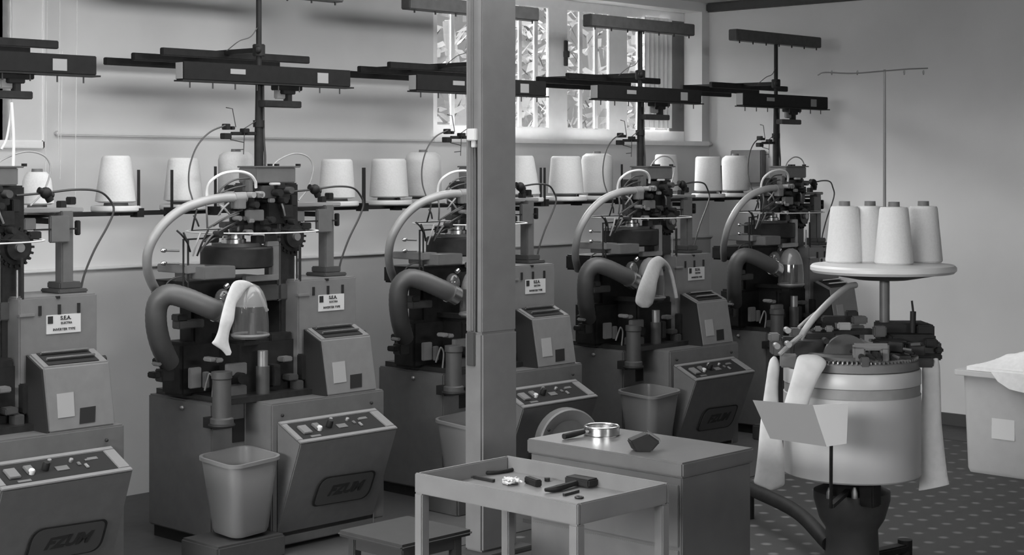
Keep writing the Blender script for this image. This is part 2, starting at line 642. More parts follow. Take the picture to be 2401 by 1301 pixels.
MB().box(pu0 - .002, pu0 + .017, sq.y - .010, sq.y + .010, sq.z - .05, sq.z - .024).build('switch_stem', whitep, sw, bevel=.002)
MB().tube([(pu0 + .012, sq.y, sq.z - .05), (pu0 + .012, sq.y - .004, sq.z - .2), (pu0 + .012, sq.y, .86)], .006, 8).build('conduit', greyd, pil)
sq = att(1104, 818, 6.23)
MB().box(pu0 - .012, pu0 - .003, sq.y - .022, sq.y + .022, sq.z - .065, sq.z + .065).build('dark_plate', greyd, pil, bevel=.003)
cam_pillar_right = pu0 + pw


# ------------------------------------------------------------------ knitting machines


def onplane(px, py, p0, n):
    a = (px - CX) / F
    d = Vector((FU + RU * a, FV + RV * a, (HY - py) / F))
    e = Vector((0, 0, EYE))
    return e + d * ((Vector(p0) - e).dot(Vector(n)) / d.dot(Vector(n)))


PU, PV = 4.127, 5.37               # the post of the machine modelled below
PITCH = 1.2455


def pbox(mb, x0, x1, y0, y1, v, dep):
    """Box whose front face fills the pixel rectangle on the plane Y = v."""
    a, b_ = at((x0 + x1) / 2, y1, v), at((x0 + x1) / 2, y0, v)
    return mb.box(at(x0, y0, v).x, at(x1, y0, v).x, v, v + dep, a.z, b_.z)


def make_machine():
    m = thing('knitting_machine', (4.2, 5.3, 0), 'x', 'knitting machine', 'row of sock knitting machines along the back wall')
    ZC = .577
    # ---- cabinet
    cb = MB().hexa([(3.745, 5.17, .05), (3.905, 5.17, .05), (3.905, 5.0, .05), (4.49, 5.0, .05), (4.49, 5.60, .05), (3.745, 5.60, .05)],
                   [(3.745, 5.17, ZC), (3.905, 5.17, ZC), (3.905, 5.0, ZC), (4.49, 5.0, ZC), (4.49, 5.60, ZC), (3.745, 5.60, ZC)])
    cab = cb.build('cabinet', grey, m, bevel=.006)
    MB().box(3.76, 4.47, 5.05, 5.58, 0, .05).build('plinth', black, cab)
    MB().box(3.60, 3.92, 4.93, 5.169, 0, .085).build('bin_platform', greyd, m, bevel=.008)
    # dark socket in the recessed face, and a screw
    pbox(MB(), 546, 576, 982, 1036, 5.165, .01).build('recess_socket', panel_m, cab)
    p = at(463, 955, 5.36)
    MB().sphere((3.742, p.y, .545), .010, seg=10, rings=6).build('screw', steel2, cab)
    # ---- drain pipe in front of the recessed face
    dp = MB()
    a = at(520, 1035, 5.10)
    dp.lathe((a.x, 5.10, .50), [(.045, 0), (.045, .03), (.036, .035), (.036, .18), (.04, .185), (.04, .21)], 20)
    dp.build('waste_pipe', pipe_m, m)
    MB().torus((a.x, 5.10, .505), .044, .008).build('pipe_collar', black, m)
    MB().box(a.x - .03, a.x + .03, 5.13, 5.18, .49, .53).build('pipe_bracket', black, m)
    # ---- control box with sloping panel
    prof = [(5.02, 0.02), (4.855, .437), (4.995, .503), (5.0, .503), (5.0, 0.02)]
    cbx = MB().prism([(3.93, y, z) for y, z in prof], (.50, 0, 0)).build('control_box', grey, m, bevel=.004)
    sv = Vector((0, .140, .066))
    nv = Vector((0, -.066, .140)).normalized()

    def q(s, w, h=0):
        return Vector((3.93 + .5 * s, 4.855, .437)) + sv * w + nv * h
    rm = MB()
    for s0, s1, w0, w1 in ((0, 1, 0, .13), (0, 1, .87, 1), (0, .055, .13, .87), (.91, 1, .13, .87)):
        rm.hexa([q(s0, w0, -.001), q(s1, w0, -.001), q(s1, w1, -.001), q(s0, w1, -.001)],
                [q(s0, w0, .006), q(s1, w0, .006), q(s1, w1, .006), q(s0, w1, .006)])
    tag(rm.build('panel_rim', rimg, cbx, bevel=.002), 'paler raised rim around the control panel')
    pf = MB().hexa([q(.05, .12, -.002), q(.92, .12, -.002), q(.92, .88, -.002), q(.05, .88, -.002)],
                   [q(.05, .12, .002), q(.92, .12, .002), q(.92, .88, .002), q(.05, .88, .002)])
    tag(pf.build('control_panel', panel_m, cbx), 'glossy black panel with switches')

    def knob(name, s, w, r, h, mt):
        MB().lathe(q(s, w, .002), [(r, 0), (r, h * .7), (r * .8, h)], 16, nv).build(name, mt, cbx)

    def key(name, s, w, ds, dw, h, mt):
        MB().hexa([q(s - ds, w - dw, .002), q(s + ds, w - dw, .002), q(s + ds, w + dw, .002), q(s - ds, w + dw, .002)],
                  [q(s - ds, w - dw, h), q(s + ds, w - dw, h), q(s + ds, w + dw, h), q(s - ds, w + dw, h)]).build(name, mt, cbx, bevel=.002)
    key('push_button', .15, .50, .042, .17, .012, greyl)
    key('push_button', .285, .56, .030, .13, .012, key_m)
    knob('indicator_lamp', .285, .45, .011, .016, label_m)
    knob('emergency_stop', .40, .52, .013, .03, black)
    key('display', .52, .46, .050, .09, .005, key_m)
    knob('selector_knob', .46, .72, .008, .016, steel2)
    knob('selector_knob', .62, .66, .008, .012, steel2)
    key('toggle_switch', .70, .40, .012, .08, .008, steel2)
    key('toggle_switch', .66, .52, .012, .06, .008, key_m)
    key('toggle_switch', .74, .62, .02, .04, .006, key_m)
    key('legend_plate', .79, .66, .04, .05, .0035, key_m)
    key('legend_plate', .20, .22, .05, .04, .0035, key_m)
    for s in (.04, .96):
        MB().sphere(q(s, 1.0, .03) + Vector((0, .008, .0)), .007, seg=8, rings=5).build('screw', black, cbx)
    # nameplate on the leaning front, slanted outline
    p0, fn = Vector((4, 4.855, .437)), Vector((0, -.437, -.165)).normalized()
    pts = []
    corners = [(728, 1188, 16), (862, 1166, 30), (882, 1101, 16), (750, 1120, 30)]
    cs = [onplane(x, y, p0, fn) for x, y, r in corners]
    for i in range(4):
        c0, cp, cn = cs[i], cs[i - 1], cs[(i + 1) % 4]
        rr = corners[i][2] / 600
        d0, d1 = (cp - c0).normalized() * min(rr, (cp - c0).length * .48), (cn - c0).normalized() * min(rr, (cn - c0).length * .48)
        for k in range(7):
            tt = k / 6
            pts.append(c0 + d0 * (1 - tt) ** 2 + d1 * tt ** 2)
    ce = sum(pts, Vector()) / len(pts)
    npl = MB().prism([p + fn * .0005 for p in pts], fn * .004).build('nameplate', black, cbx)
    MB().prism([ce + (p - ce) * .93 + fn * .004 for p in pts], fn * .0015).build('plate_face', logo_m, npl)
    lettering('plate_lettering', 'FZUM', ce + fn * .006, (1, 0, 0), (0, -.165, .437), .058, ink, npl, shear=.35, bold=.003, width=1.15)
    # ---- drive console on the right with sloping front
    prof = [(5.01, ZC), (5.05, .80), (5.15, .842), (5.15, ZC)]
    con = MB().prism([(4.195, y, z) for y, z in prof], (.265, 0, 0)).build('console', greyl, m, bevel=.006)
    tag(MB().prism([(4.188, y + .004, z - .006 if z > ZC else z) for y, z in prof], (.008, 0, 0)).build('console_side', panel_m, con), 'black side of the console')
    tr = MB()
    sv2 = Vector((0, .10, .042))
    nv2 = Vector((0, -.042, .10)).normalized()

    def q2(s, w, h=0):
        return Vector((4.195 + .265 * s, 5.05, .80)) + sv2 * w + nv2 * h
    tr.hexa([q2(.10, .1, 0), q2(.86, .1, 0), q2(.86, .92, 0), q2(.10, .92, 0)], [q2(.10, .1, .003), q2(.86, .1, .003), q2(.86, .92, .003), q2(.10, .92, .003)])
    tr.build('console_tray', panel_m, con)
    for w in (.35, .75):
        MB().cyl(q2(.12, w, .012), q2(.84, w, .012), .005, seg=8).build('roller', steel, con)
    MB().cyl((4.46, 5.12, .80), (4.485, 5.12, .80), .014).build('knob', black, con)
    fn2 = Vector((0, -.223, .04)).normalized()
    p02 = Vector((4.3, 5.05, .80))

    def quad(name, x0, y0, x1, y1, mt, par, sk=0):
        cs = [onplane(x0 + sk, y1, p02, fn2), onplane(x1 + sk, y1 - 4, p02, fn2), onplane(x1, y0 - 4, p02, fn2), onplane(x0, y0, p02, fn2)]
        return MB().prism([c - fn2 * .001 for c in cs], fn2 * .003).build(name, mt, par)
    tag(quad('paper_label', 779, 850, 808, 899, labell, con, 4), 'paper label on the console front')
    tag(quad('socket', 821, 879, 848, 911, panel_m, con), 'black square socket')
    # ---- electrical box behind the console
    eb = pbox(MB(), 699, 836, 653, 779, 5.17, .2)
    a, b_ = at(699, 700, 5.17).x, at(836, 700, 5.17).x
    zt_ = at(770, 652, 5.17).z
    eb = MB().box(a, b_, 5.17, 5.42, ZC, zt_).build('electrical_box', greyl, m, bevel=.006)
    for x in (736, 770, 804):
        pbox(MB(), x - 2.5, x + 2.5, 670 - (x - 770) * .08, 690 - (x - 770) * .08, 5.166, .01).build('slot', black, eb)
    pbox(MB(), 765, 771, 653, 658, 5.166, .01).build('latch', black, eb)
    lb = pbox(MB(), 747, 807, 690, 728, 5.167, .006).build('rating_label', label_m, eb)
    pbox(MB(), 749.5, 758.5, 694, 709, 5.1655, .003).build('label_mark', ink, lb)
    c = at(781, 697, 5.1660)
    lettering('label_text', 'S.E.A.', c, (1, 0, 0), (0, 0, 1), .019, ink, lb, bold=.0004)
    c = at(782, 707, 5.1660)
    lettering('label_text', 'ELECTRA', c, (1, 0, 0), (0, 0, 1), .011, ink, lb)
    c = at(778, 720, 5.1660)
    lettering('label_text', 'INVERTER TYPE', c, (1, 0, 0), (0, 0, 1), .013, ink, lb)
    pbox(MB(), 700, 727, 689, 694, 5.164, .02).build('edge_strip', steel2, eb)
    # ---- creel : column on the electrical box, arm and rails carrying the cones
    cx = at(763, 560, 5.3).x
    cr = MB().box(cx - .024, cx + .024, 5.27, 5.32, zt_, 1.335).build('creel_column', grey, m, bevel=.004)
    MB().box(cx - .06, cx + .06, 5.23, 5.36, zt_, zt_ + .015).box(cx - .045, cx + .045, 5.25, 5.34, zt_ + .015, zt_ + .04).build('column_foot', greyd, cr, bevel=.004)
    pbox(MB(), 690, 800, 475, 484, 5.29, .16).build('yarn_shelf', labell, cr, bevel=.003)
    pbox(MB(), 745, 780, 490, 545, 5.255, .02).build('column_clamp', grey, cr, bevel=.004)
    pbox(MB(), 790, 797, 500, 530, 5.27, .02).build('clamp_lever', black, cr, bevel=.003)
    MB().bar((at(715, 515, 5.26).x, 5.26, 1.27), (at(790, 512, 5.26).x, 5.26, 1.27), .006, .006).build('cross_rod', black, cr)
    pbox(MB(), 694, 715, 495, 520, 5.30, .06).build('sensor_box', greyl, cr, bevel=.003)
    for px, py in ((760, 468), (777, 460)):
        pbox(MB(), px - 6, px + 6, py - 8, py + 8, 5.33, .03).build('thumb_nut', black, cr, bevel=.003)
    MB().box(cx - .02, cx + .02, 5.30, 5.68, 1.285, 1.305).build('creel_arm', black, cr, bevel=.003)
    for v_ in (5.55, 5.65):
        MB().box(cx - .845, cx + .395, v_ - .008, v_ + .008, 1.303, 1.318).build('creel_rail', black, cr, bevel=.002)
    # ---- column and head
    cu0 = at(657, 600, 5.25).x
    cu1 = at(700, 600, 5.25).x
    MB().box(cu0, cu1, 5.25, 5.36, ZC, 1.43).build('head_column', black2, m, bevel=.006)
    MB().box(cu0 - .02, cu0 + .0, 5.24, 5.30, .95, 1.40).build('column_slide', greyd, m, bevel=.004)
    hb = pbox(MB(), 600, 694, 392, 429, 5.2, .115).build('head_box', grey, m, bevel=.004)
    pbox(MB(), 600, 705, 389, 393, 5.195, .125).build('box_lid', grey, hb, bevel=.002)
    for px in (636, 652, 702):
        pbox(MB(), px - 2, px + 3, 384, 390, 5.24, .02).build('lid_screw', black, hb)
    pbox(MB(), 596, 690, 429, 545, 5.28, .14).build('head_block', black2, m, bevel=.006)
    ax = at(555, 600, 5.3)
    DX, DY = ax.x, 5.3
    # rotating drum, plates and rings
    MB().lathe((DX, DY, 1.092), [(.135, 0), (.145, .006), (.145, .078), (.138, .085)], 40).build('cylinder_drum', black, m)
    MB().lathe((DX - .03, DY - .02, 1.177), [(.05, 0), (.05, .03), (.043, .034), (.043, .05)], 28).build('needle_ring', steel, m)
    MB().lathe((DX, DY, 1.177), [(.10, 0), (.10, .014)], 32).build('dial_plate', greyd, m)
    MB().lathe((DX, DY, 1.19), [(.03, 0), (.03, .13), (.05, .14), (.05, .2)], 20).build('dial_shaft', black2, m)
    c = at(592, 541, 5.3)
    MB().torus((c.x, 5.3, c.z), .262, .006, 56, squash=.5).build('yarn_ring', whitep, m)
    for an in (.4, 2.2, 3.9, 5.4):
        MB().bar((c.x + .26 * math.cos(an), 5.3 + .26 * math.sin(an), c.z), (c.x + .05 * math.cos(an), 5.3 + .05 * math.sin(an), c.z + .01), .008, .004).build('ring_spoke', black, m)
    pbox(MB(), 438, 482, 622, 641, 5.20, .2).build('bed_plate', greyl, m, bevel=.003)
    pbox(MB(), 480, 553, 625, 654, 5.14, .2).build('bed_cover', grey, m, bevel=.003)
    fr = MB()
    pbox(fr, 640, 655, 575, 655, 5.2, .03)
    pbox(fr, 578, 655, 645, 659, 5.195, .03)
    pbox(fr, 628, 655, 566, 578, 5.2, .03)
    fr.build('head_frame', steel2, m, bevel=.003)
    pbox(MB(), 560, 700, 668, 705, 5.24, .1).build('frame_beam', greyd, m, bevel=.004)
    pbox(MB(), 438, 660, 655, 700, 5.26, .25).build('lower_bed', black, m, bevel=.008)
    pbox(MB(), 452, 700, 698, 800, 5.34, .10).build('gear_housing', black, m, bevel=.012)
    pbox(MB(), 425, 560, 798, 924, 5.33, .14).build('motor_housing', black, m, bevel=.012)
    pbox(MB(), 560, 760, 790, 935, 5.20, .3).build('base_casting', black, m, bevel=.012)
    MB().box(3.77, 4.2, 5.1, 5.58, ZC, .60).build('bed_tray', black2, m)
    c = at(700, 555, 5.2)
    for r, dy, mt in ((.062, 0, black), (.045, -.02, black2), (.016, -.035, steel2)):
        MB().cyl((c.x, 5.24 + dy, c.z), (c.x, 5.265 + dy, c.z), r, seg=22).build('gear', mt, m)
    g = MB()
    for k in range(20):
        an = k * math.pi / 10
        g.obox((c.x + .066 * math.cos(an), 5.25, c.z + .066 * math.sin(an)), (.007 * math.cos(an), 0, .007 * math.sin(an)), (0, .01, 0), (-.004 * math.sin(an), 0, .004 * math.cos(an)))
    g.build('gear_teeth', black, m)
    MB().cyl(at(703, 720, 5.18), at(703, 575, 5.18), .006, seg=8).build('push_rod', black, m)
    MB().cyl(at(692, 720, 5.2), at(692, 600, 5.2), .004, seg=8).build('push_rod', steel2, m)
    for y in (588, 618):
        p = at(420, y, 5.22)
        e = at(384, y - 1, 5.22)
        ar = MB().cyl(p, e, .0045, seg=8).build('tension_arm', steel2, m)
        MB().sphere(e, .009, 1.6, 1, 1, 10, 6).build('arm_tip', steel, ar)
    f = MB()
    for x in (430, 441):
        f.cyl(at(x, 690, 5.22), at(x, 562, 5.22), .004, seg=8)
    f.bar(at(429, 562, 5.22), at(520, 556, 5.3), .006, .006)
    f.build('side_frame', black, m)
    MB().tube([at(380, 690, 5.25), at(395, 660, 5.25), at(425, 648, 5.23), at(440, 662, 5.22)], .003, 6).build('cable', rubber, m)
    # ---- working parts around the head
    for px, py, w, h, v_, dp_, mt in (
            (632, 450, 34, 30, 5.20, .06, greyd), (668, 452, 26, 34, 5.19, .06, black2), (602, 505, 36, 26, 5.16, .03, grey),
            (568, 478, 20, 24, 5.17, .04, greyl), (612, 458, 14, 12, 5.15, .03, steel2), (590, 470, 16, 20, 5.2, .05, black),
            (648, 500, 40, 50, 5.22, .05, black), (570, 520, 26, 16, 5.2, .05, black), (545, 527, 30, 14, 5.22, .05, greyd),
            (628, 520, 18, 14, 5.17, .03, black2), (588, 436, 12, 28, 5.2, .04, grey), (543, 441, 15, 15, 5.24, .03, black),
            (575, 455, 18, 12, 5.22, .05, black), (660, 436, 20, 14, 5.18, .03, black), (648, 431, 22, 6, 5.17, .02, label_m),
            (676, 495, 24, 30, 5.2, .06, black2), (720, 530, 22, 16, 5.24, .04, black), (505, 560, 20, 18, 5.2, .05, black),
            (530, 545, 14, 14, 5.24, .04, black2), (611, 562, 20, 20, 5.21, .04, black2), (592, 518, 12, 9, 5.15, .02, steel2),
            (640, 470, 12, 10, 5.17, .02, steel2), (690, 470, 14, 26, 5.21, .05, black)):
        b2 = pbox(MB(), px - w / 2, px + w / 2, py - h / 2, py + h / 2, v_, dp_)
        b2.build('cam_block', mt, m, bevel=.003)
    for px, py, r, mt in ((560, 512, .010, steel2), (592, 457, .012, labell), (612, 456, .013, labell), (571, 512, .009, steel), (627, 537, .01, black),
                          (600, 480, .013, black), (655, 452, .015, black2), (638, 515, .013, black2), (681, 446, .014, greyd), (668, 470, .012, black),
                          (648, 545, .014, black2), (585, 545, .012, steel2), (515, 548, .012, black2), (690, 520, .012, black)):
        c = at(px, py, 5.16)
        MB().cyl((c.x, 5.15, c.z), (c.x, 5.19, c.z), r, seg=12).build('bolt', mt, m)
    rods = [((568, 492), (488, 535), greyd), ((560, 500), (500, 530), grey), ((585, 510), (520, 545), black), ((556, 520), (478, 566), greyd),
            ((540, 505), (512, 478), labell), ((536, 476), (512, 505), labell), ((470, 545), (452, 600), labell), ((488, 540), (462, 600), black),
            ((500, 548), (470, 590), grey), ((484, 480), (486, 535), grey), ((462, 490), (450, 540), black), ((660, 475), (668, 505), labell),
            ((430, 545), (446, 590), black), ((414, 540), (440, 570), black), ((520, 552), (480, 575), greyd), ((454, 505), (466, 530), greyd)]
    for (a, b_, mt) in rods:
        MB().tube([at(a[0], a[1], 5.19), at((a[0] + b_[0]) / 2, (a[1] + b_[1]) / 2 - 3, 5.18), at(b_[0], b_[1], 5.2)], .0038, 7).build('yarn_finger', mt, m)
    # ---- hoses
    MB().tube([at(560, 463, 5.2), at(520, 464, 5.2), at(470, 474, 5.2), at(420, 495, 5.21), at(378, 532, 5.23), at(350, 580, 5.26), at(345, 625, 5.3), at(357, 665, 5.36), at(380, 700, 5.42)],
              .0185, 14, ribs=0).build('suction_hose', hose_m, m)
    MB().cyl(at(575, 462, 5.2), at(548, 463, 5.2), .021).build('hose_fitting', labell, m)
    MB().tube([at(518, 733, 5.12), at(478, 716, 5.13), at(430, 697, 5.16), at(393, 691, 5.19), at(370, 712, 5.22), at(366, 755, 5.24), at(376, 805, 5.27), at(396, 850, 5.32)],
              .041, 18, ribs=.012, smooth=8).build('extraction_hose', hoseg, m)
    MB().cyl(at(508, 729, 5.12), at(528, 738, 5.12), .044).build('hose_clamp', steel, m)
    MB().tube([at(600, 440, 5.18), at(598, 424, 5.17), at(585, 409, 5.16), at(558, 402, 5.16), at(522, 407, 5.17), at(495, 424, 5.19), at(486, 445, 5.21), at(485, 475, 5.22)],
              .006, 8).build('air_tube', hosew, m)
    MB().tube([at(632, 400, 5.32), at(652, 376, 5.34), at(690, 360, 5.36), at(722, 368, 5.36), at(734, 395, 5.36), at(722, 440, 5.36), at(700, 470, 5.34)], .0035, 8).build('air_tube', hose_m, m)
    MB().tube([at(585, 418, 5.22), at(550, 422, 5.22), at(522, 440, 5.22), at(505, 462, 5.22)], .0035, 7).build('cable', greyd, m)
    MB().tube([at(600, 432, 5.22), at(550, 440, 5.22), at(512, 455, 5.22)], .0035, 7).build('cable', greyd, m)
    MB().tube([at(528, 294, 5.33), at(492, 310, 5.32), at(462, 343, 5.3), at(445, 390, 5.28), at(443, 435, 5.26), at(452, 470, 5.24)], .0033, 7).build('cable', rubber, m)
    MB().tube([at(686, 449, 5.24), at(735, 444, 5.24), at(790, 437, 5.26), at(828, 441, 5.28), at(846, 460, 5.3), at(852, 480, 5.3), at(842, 510, 5.3), at(818, 560, 5.3), at(800, 610, 5.3), at(792, 650, 5.3)],
              .0042, 8).build('cable', rubber, m)
    MB().sphere(at(738, 444, 5.24), .022, 1, 1, 1, 10, 6).cyl(at(738, 444, 5.24), at(746, 460, 5.24), .014).cyl(at(725, 438, 5.24), at(750, 450, 5.24), .012).build('yarn_brake', black, m)
    # ---- fabric delivery: clear dome, its ring, elbow
    dc = at(587, 780, 5.1)
    zt0, zb0 = at(587, 664, 5.1).z, at(587, 785, 5.1).z
    H_ = zt0 - zb0
    dome = MB().lathe((dc.x, 5.1, zb0), [(.072, 0), (.071, H_ * .3), (.066, H_ * .56)], 28, cap=False).build('dome', clear, m)
    MB().lathe((dc.x, 5.1, zb0), [(.066, H_ * .56), (.060, H_ * .7), (.049, H_ * .84), (.034, H_ * .94), (.012, H_ * .995)], 28, cap=False).build('dome_top', frost, dome)
    MB().torus((dc.x, 5.1, zb0), .069, .007, 36).build('dome_ring', greyl, dome)
    MB().lathe((dc.x, 5.1, zb0 - .012), [(.066, 0), (.066, .006)], 28).build('dome_floor', greyd, dome)
    MB().cyl((dc.x + .01, 5.1, zb0), (dc.x + .01, 5.1, zb0 + .085), .018, .012).build('delivery_nozzle', greyd, dome)
    MB().bar((dc.x, 5.1, zb0 - .015), (dc.x + .02, 5.38, zb0 - .02), .05, .02).build('dome_bracket', black, dome)
    MB().sphere(at(522, 702, 5.14), .042, .75, .8, 1.0).build('elbow', clear, m)
    MB().cyl(at(528, 674, 5.1), at(535, 668, 5.1), .010).build('elbow_glint', steel, m)  # bright steel stub standing in for the glint on the elbow
    # ---- parts low on the bed
    MB().cyl(at(616, 858, 5.14), at(616, 822, 5.14), .0205, seg=20).build('oil_cup', steel2, m)
    MB().cyl(at(616, 940, 5.14), at(616, 858, 5.14), .027, seg=20).build('oil_pipe', greyd, m)
    pbox(MB(), 447, 473, 862, 910, 5.25, .02).build('inspection_plate', greyl, m, bevel=.003)
    pbox(MB(), 480, 492, 872, 910, 5.24, .02).build('inspection_plate', greyl, m, bevel=.003)
    pbox(MB(), 537, 580, 852, 880, 5.18, .03).build('inspection_plate', greyl, m, bevel=.003)
    pbox(MB(), 535, 580, 905, 944, 5.17, .06).build('junction_box', grey, m, bevel=.004)
    c = at(565, 886, 5.16)
    MB().cyl((c.x, 5.15, c.z), (c.x, 5.2, c.z), .022).build('pulley', black, m)
    MB().tube([at(480, 915, 5.22), at(488, 885, 5.2), at(492, 876, 5.19), at(500, 890, 5.19), at(498, 930, 5.2)], .004, 7).build('cable', labell, m)
    for px, py, w, h, v_, mt in ((676, 842, 22, 12, 5.16, greyl), (690, 885, 22, 14, 5.14, greyd), (650, 880, 18, 50, 5.15, black2), (705, 910, 16, 36, 5.13, greyd),
                                 (500, 843, 14, 10, 5.12, steel2), (517, 845, 16, 10, 5.12, greyl), (380, 850, 14, 18, 5.3, black), (395, 880, 30, 30, 5.3, black2),
                                 (376, 854, 9, 8, 5.28, steel2), (370, 880, 16, 14, 5.3, black), (660, 790, 50, 20, 5.2, black2), (720, 860, 20, 60, 5.14, black),
                                 (590, 800, 40, 22, 5.18, black), (450, 760, 60, 20, 5.3, greyd), (430, 745, 24, 16, 5.3, black2)):
        pbox(MB(), px - w / 2, px + w / 2, py - h / 2, py + h / 2, v_, .05).build('bracket', mt, m, bevel=.004)
    # ---- post with guide bars
    zb_ = at(607, 430, PV).z
    post = MB().lathe((PU, PV, zb_), [(.019, 0), (.019, at(607, 330, PV).z - zb_), (.016, at(607, 280, PV).z - zb_), (.0135, 1.86 - zb_), (.0115, 1.9 - zb_), (.0115, 2.215 - zb_)], 16).build('post', black, m)
    MB().cyl((PU, PV, at(607, 298, PV).z), (PU, PV, at(607, 282, PV).z), .024).build('post_collar', black, post)
    MB().tube([(PU + .016, PV - .012, zb_), (PU + .02, PV - .016, zb_ + .1), (PU + .016, PV - .012, zb_ + .2), (PU + .014, PV - .01, 1.84)], .005, 7).build('cable', rubber, post)
    tb = MB().box(3.702, 4.561, PV - .03, PV + .03, 2.205, 2.268).build('top_bar', tbar_m, post, bevel=.004)
    for k in range(7):
        u_ = 3.74 + k * .13
        MB().cyl((u_, PV - .02, 2.207), (u_, PV - .02, 2.19), .004, seg=6).build('guide_eye', black, tb)
    ck = at(607, 118, PV)
    MB().cyl((PU, PV, ck.z - .025), (PU, PV, ck.z + .025), .026).sphere((PU - .02, PV - .02, ck.z), .016, seg=10, rings=6).build('arm_clamp', black, post, bevel=.003)
    arm = MB().bar((PU, PV, ck.z), (PU, 6.05, ck.z + .004), .028, .02).build('guide_arm', black, post)
    for v_, z_ in ((5.60, 1.968), (5.81, 1.957), (6.02, 1.947)):
        gb = MB().box(3.807, 4.577, v_ - .012, v_ + .012, z_ - .016, z_ + .016).build('guide_bar', black, arm, bevel=.003)
        MB().box(PU - .012, PU + .012, v_ - .006, v_ + .006, z_ + .01, ck.z).build('bar_hanger', black, gb)
    MB().tube([(PU, PV, 2.08), (PU - .05, PV - .01, 2.03), (PU - .10, PV, 2.01), (PU - .14, PV + .03, 1.97)], .002, 6).build('cable', rubber, post)
    # stop-motion beam across the post
    bz0, bz1 = 1.838, 1.910
    sb_ = MB().box(3.702, 4.561, PV - .075, PV - .022, bz0, bz1).build('stop_motion_beam', beam_m, post, bevel=.003)
    MB().box(3.697, 4.575, PV - .08, PV - .018, bz0 - .006, bz0).build('beam_lip', black, sb_)
    tag(MB().box(3.6995, 3.702, PV - .07, PV - .026, bz0 + .004, bz1 - .004).build('beam_end', labell, sb_), 'pale end of the dark beam')
    pbox(MB(), 745, 770, 171, 195, PV - .077, .004).build('square_label', labell, sb_)  # pale square label on the beam face, not a lamp
    pbox(MB(), 541, 576, 162, 174, PV - .077, .004).build('beam_label', labell, sb_)
    for k in range(8):
        u_ = 3.75 + k * .11
        MB().cyl((u_, PV - .05, bz0 - .004), (u_, PV - .05, bz0 - .03), .003, seg=6).build('guide_eye', greyd, sb_)
    hg = MB()
    pbox(hg, 652, 710, 200, 212, PV - .05, .05)
    pbox(hg, 664, 694, 210, 221, PV - .05, .04)
    pbox(hg, 674, 686, 218, 240, PV - .045, .03)
    hg.build('hanger', black, sb_, bevel=.003)
    pbox(MB(), 621, 708, 236, 252, PV - .055, .05).build('hanger_bar', black2, sb_, bevel=.003)
    pbox(MB(), 648, 672, 206, 232, PV - .03, .02).build('ceramic_guide', labell, sb_, bevel=.004)
    # yarn feeder on the post
    fd = MB()
    fd.bar(at(605, 313, PV), at(542, 313, PV), .012, .014)
    pbox(fd, 526, 544, 312, 326, PV - .02, .03)
    pbox(fd, 530, 541, 290, 304, PV - .02, .03)
    pbox(fd, 572, 586, 301, 312, PV - .02, .03)
    pbox(fd, 545, 552, 296, 304, PV - .02, .02)
    fd.build('yarn_feeder', black, post, bevel=.002)
    wr = MB()
    for ch in (((540, 327), (572, 334)), ((573, 310), (571, 362)), ((570, 303), (600, 284)), ((553, 298), (545, 255), (530, 252)), ((552, 352), (572, 350))):
        wr.tube([at(x, y, PV - .01) for x, y in ch], .002, 6, smooth=0)
    wr.build('feeler_wire', rubber, post)
    return m


proto = make_machine()
machines = []
mlabels = ['grey sock knitting machine cut off by the left edge of the photo',
           'grey sock knitting machine second from left, long narrow white sock on its dome',
           'grey sock knitting machine half hidden behind the steel pillar',
           'grey sock knitting machine right of the pillar, wide white sock on its dome',
           'grey sock knitting machine furthest right beside the wall, no sock on its dome']
for k in range(5):
    mm = proto if k == 1 else copy_tree(proto)
    mm.location.x = 4.2 + (k - 1) * PITCH
    mm['label'] = mlabels[k]
    machines.append(mm)
    for ch in list(mm.children):
        pass

# ------------------------------------------------------------------ cones of yarn on the creels
RAIL_Z = 1.318


def make_cone_mesh(mb, c, rb, rt, h, soft):
    x, y, z = c
    k = .012 if not soft else .035
    prof = [(rb * .8, 0), (rb, .006), (rt + (rb - rt) * (k / h), h - k), (rt * (.97 if not soft else .93), h - k * .4), (rt * (.88 if not soft else .7), h), (.02, h)]
    return mb.lathe((x, y, z), prof, 28)


def cone(px, ytop, wb, wt, soft, label, v=5.60, yarn_up=None, name='yarn_cone', group='cones of yarn on the creels'):
    p = at(px, 480, v)
    t_ = p.x * FU + p.y * FV
    zb = RAIL_Z + .036
    h = at(px, ytop, v).z - zb
    rb, rt = wb * t_ / 7600, wt * t_ / 7600
    o = thing(name, (p.x, v, zb - .012), label, 'yarn cone', group)
    make_cone_mesh(MB(), (p.x, v, zb), rb, rt, h, soft).build('wound_yarn', yarn, o)
    MB().cyl((p.x, v, zb - .012), (p.x, v, zb + .01), rb * .6, rb * .55).build('cone_base', yarnd, o)
    if soft:
        MB().cyl((p.x, v, zb + h - .01), (p.x, v, zb + h + .012), .022, .02).build('core_tip', yarnd, o)
    if yarn_up:
        MB().tube([(p.x, v, zb + h), (p.x + .01, v + .03, zb + h + .2), (p.x + .02, v + yarn_up, 1.95)], .0009, 5).build('yarn_end', yarn, o)
    return p.x, rb


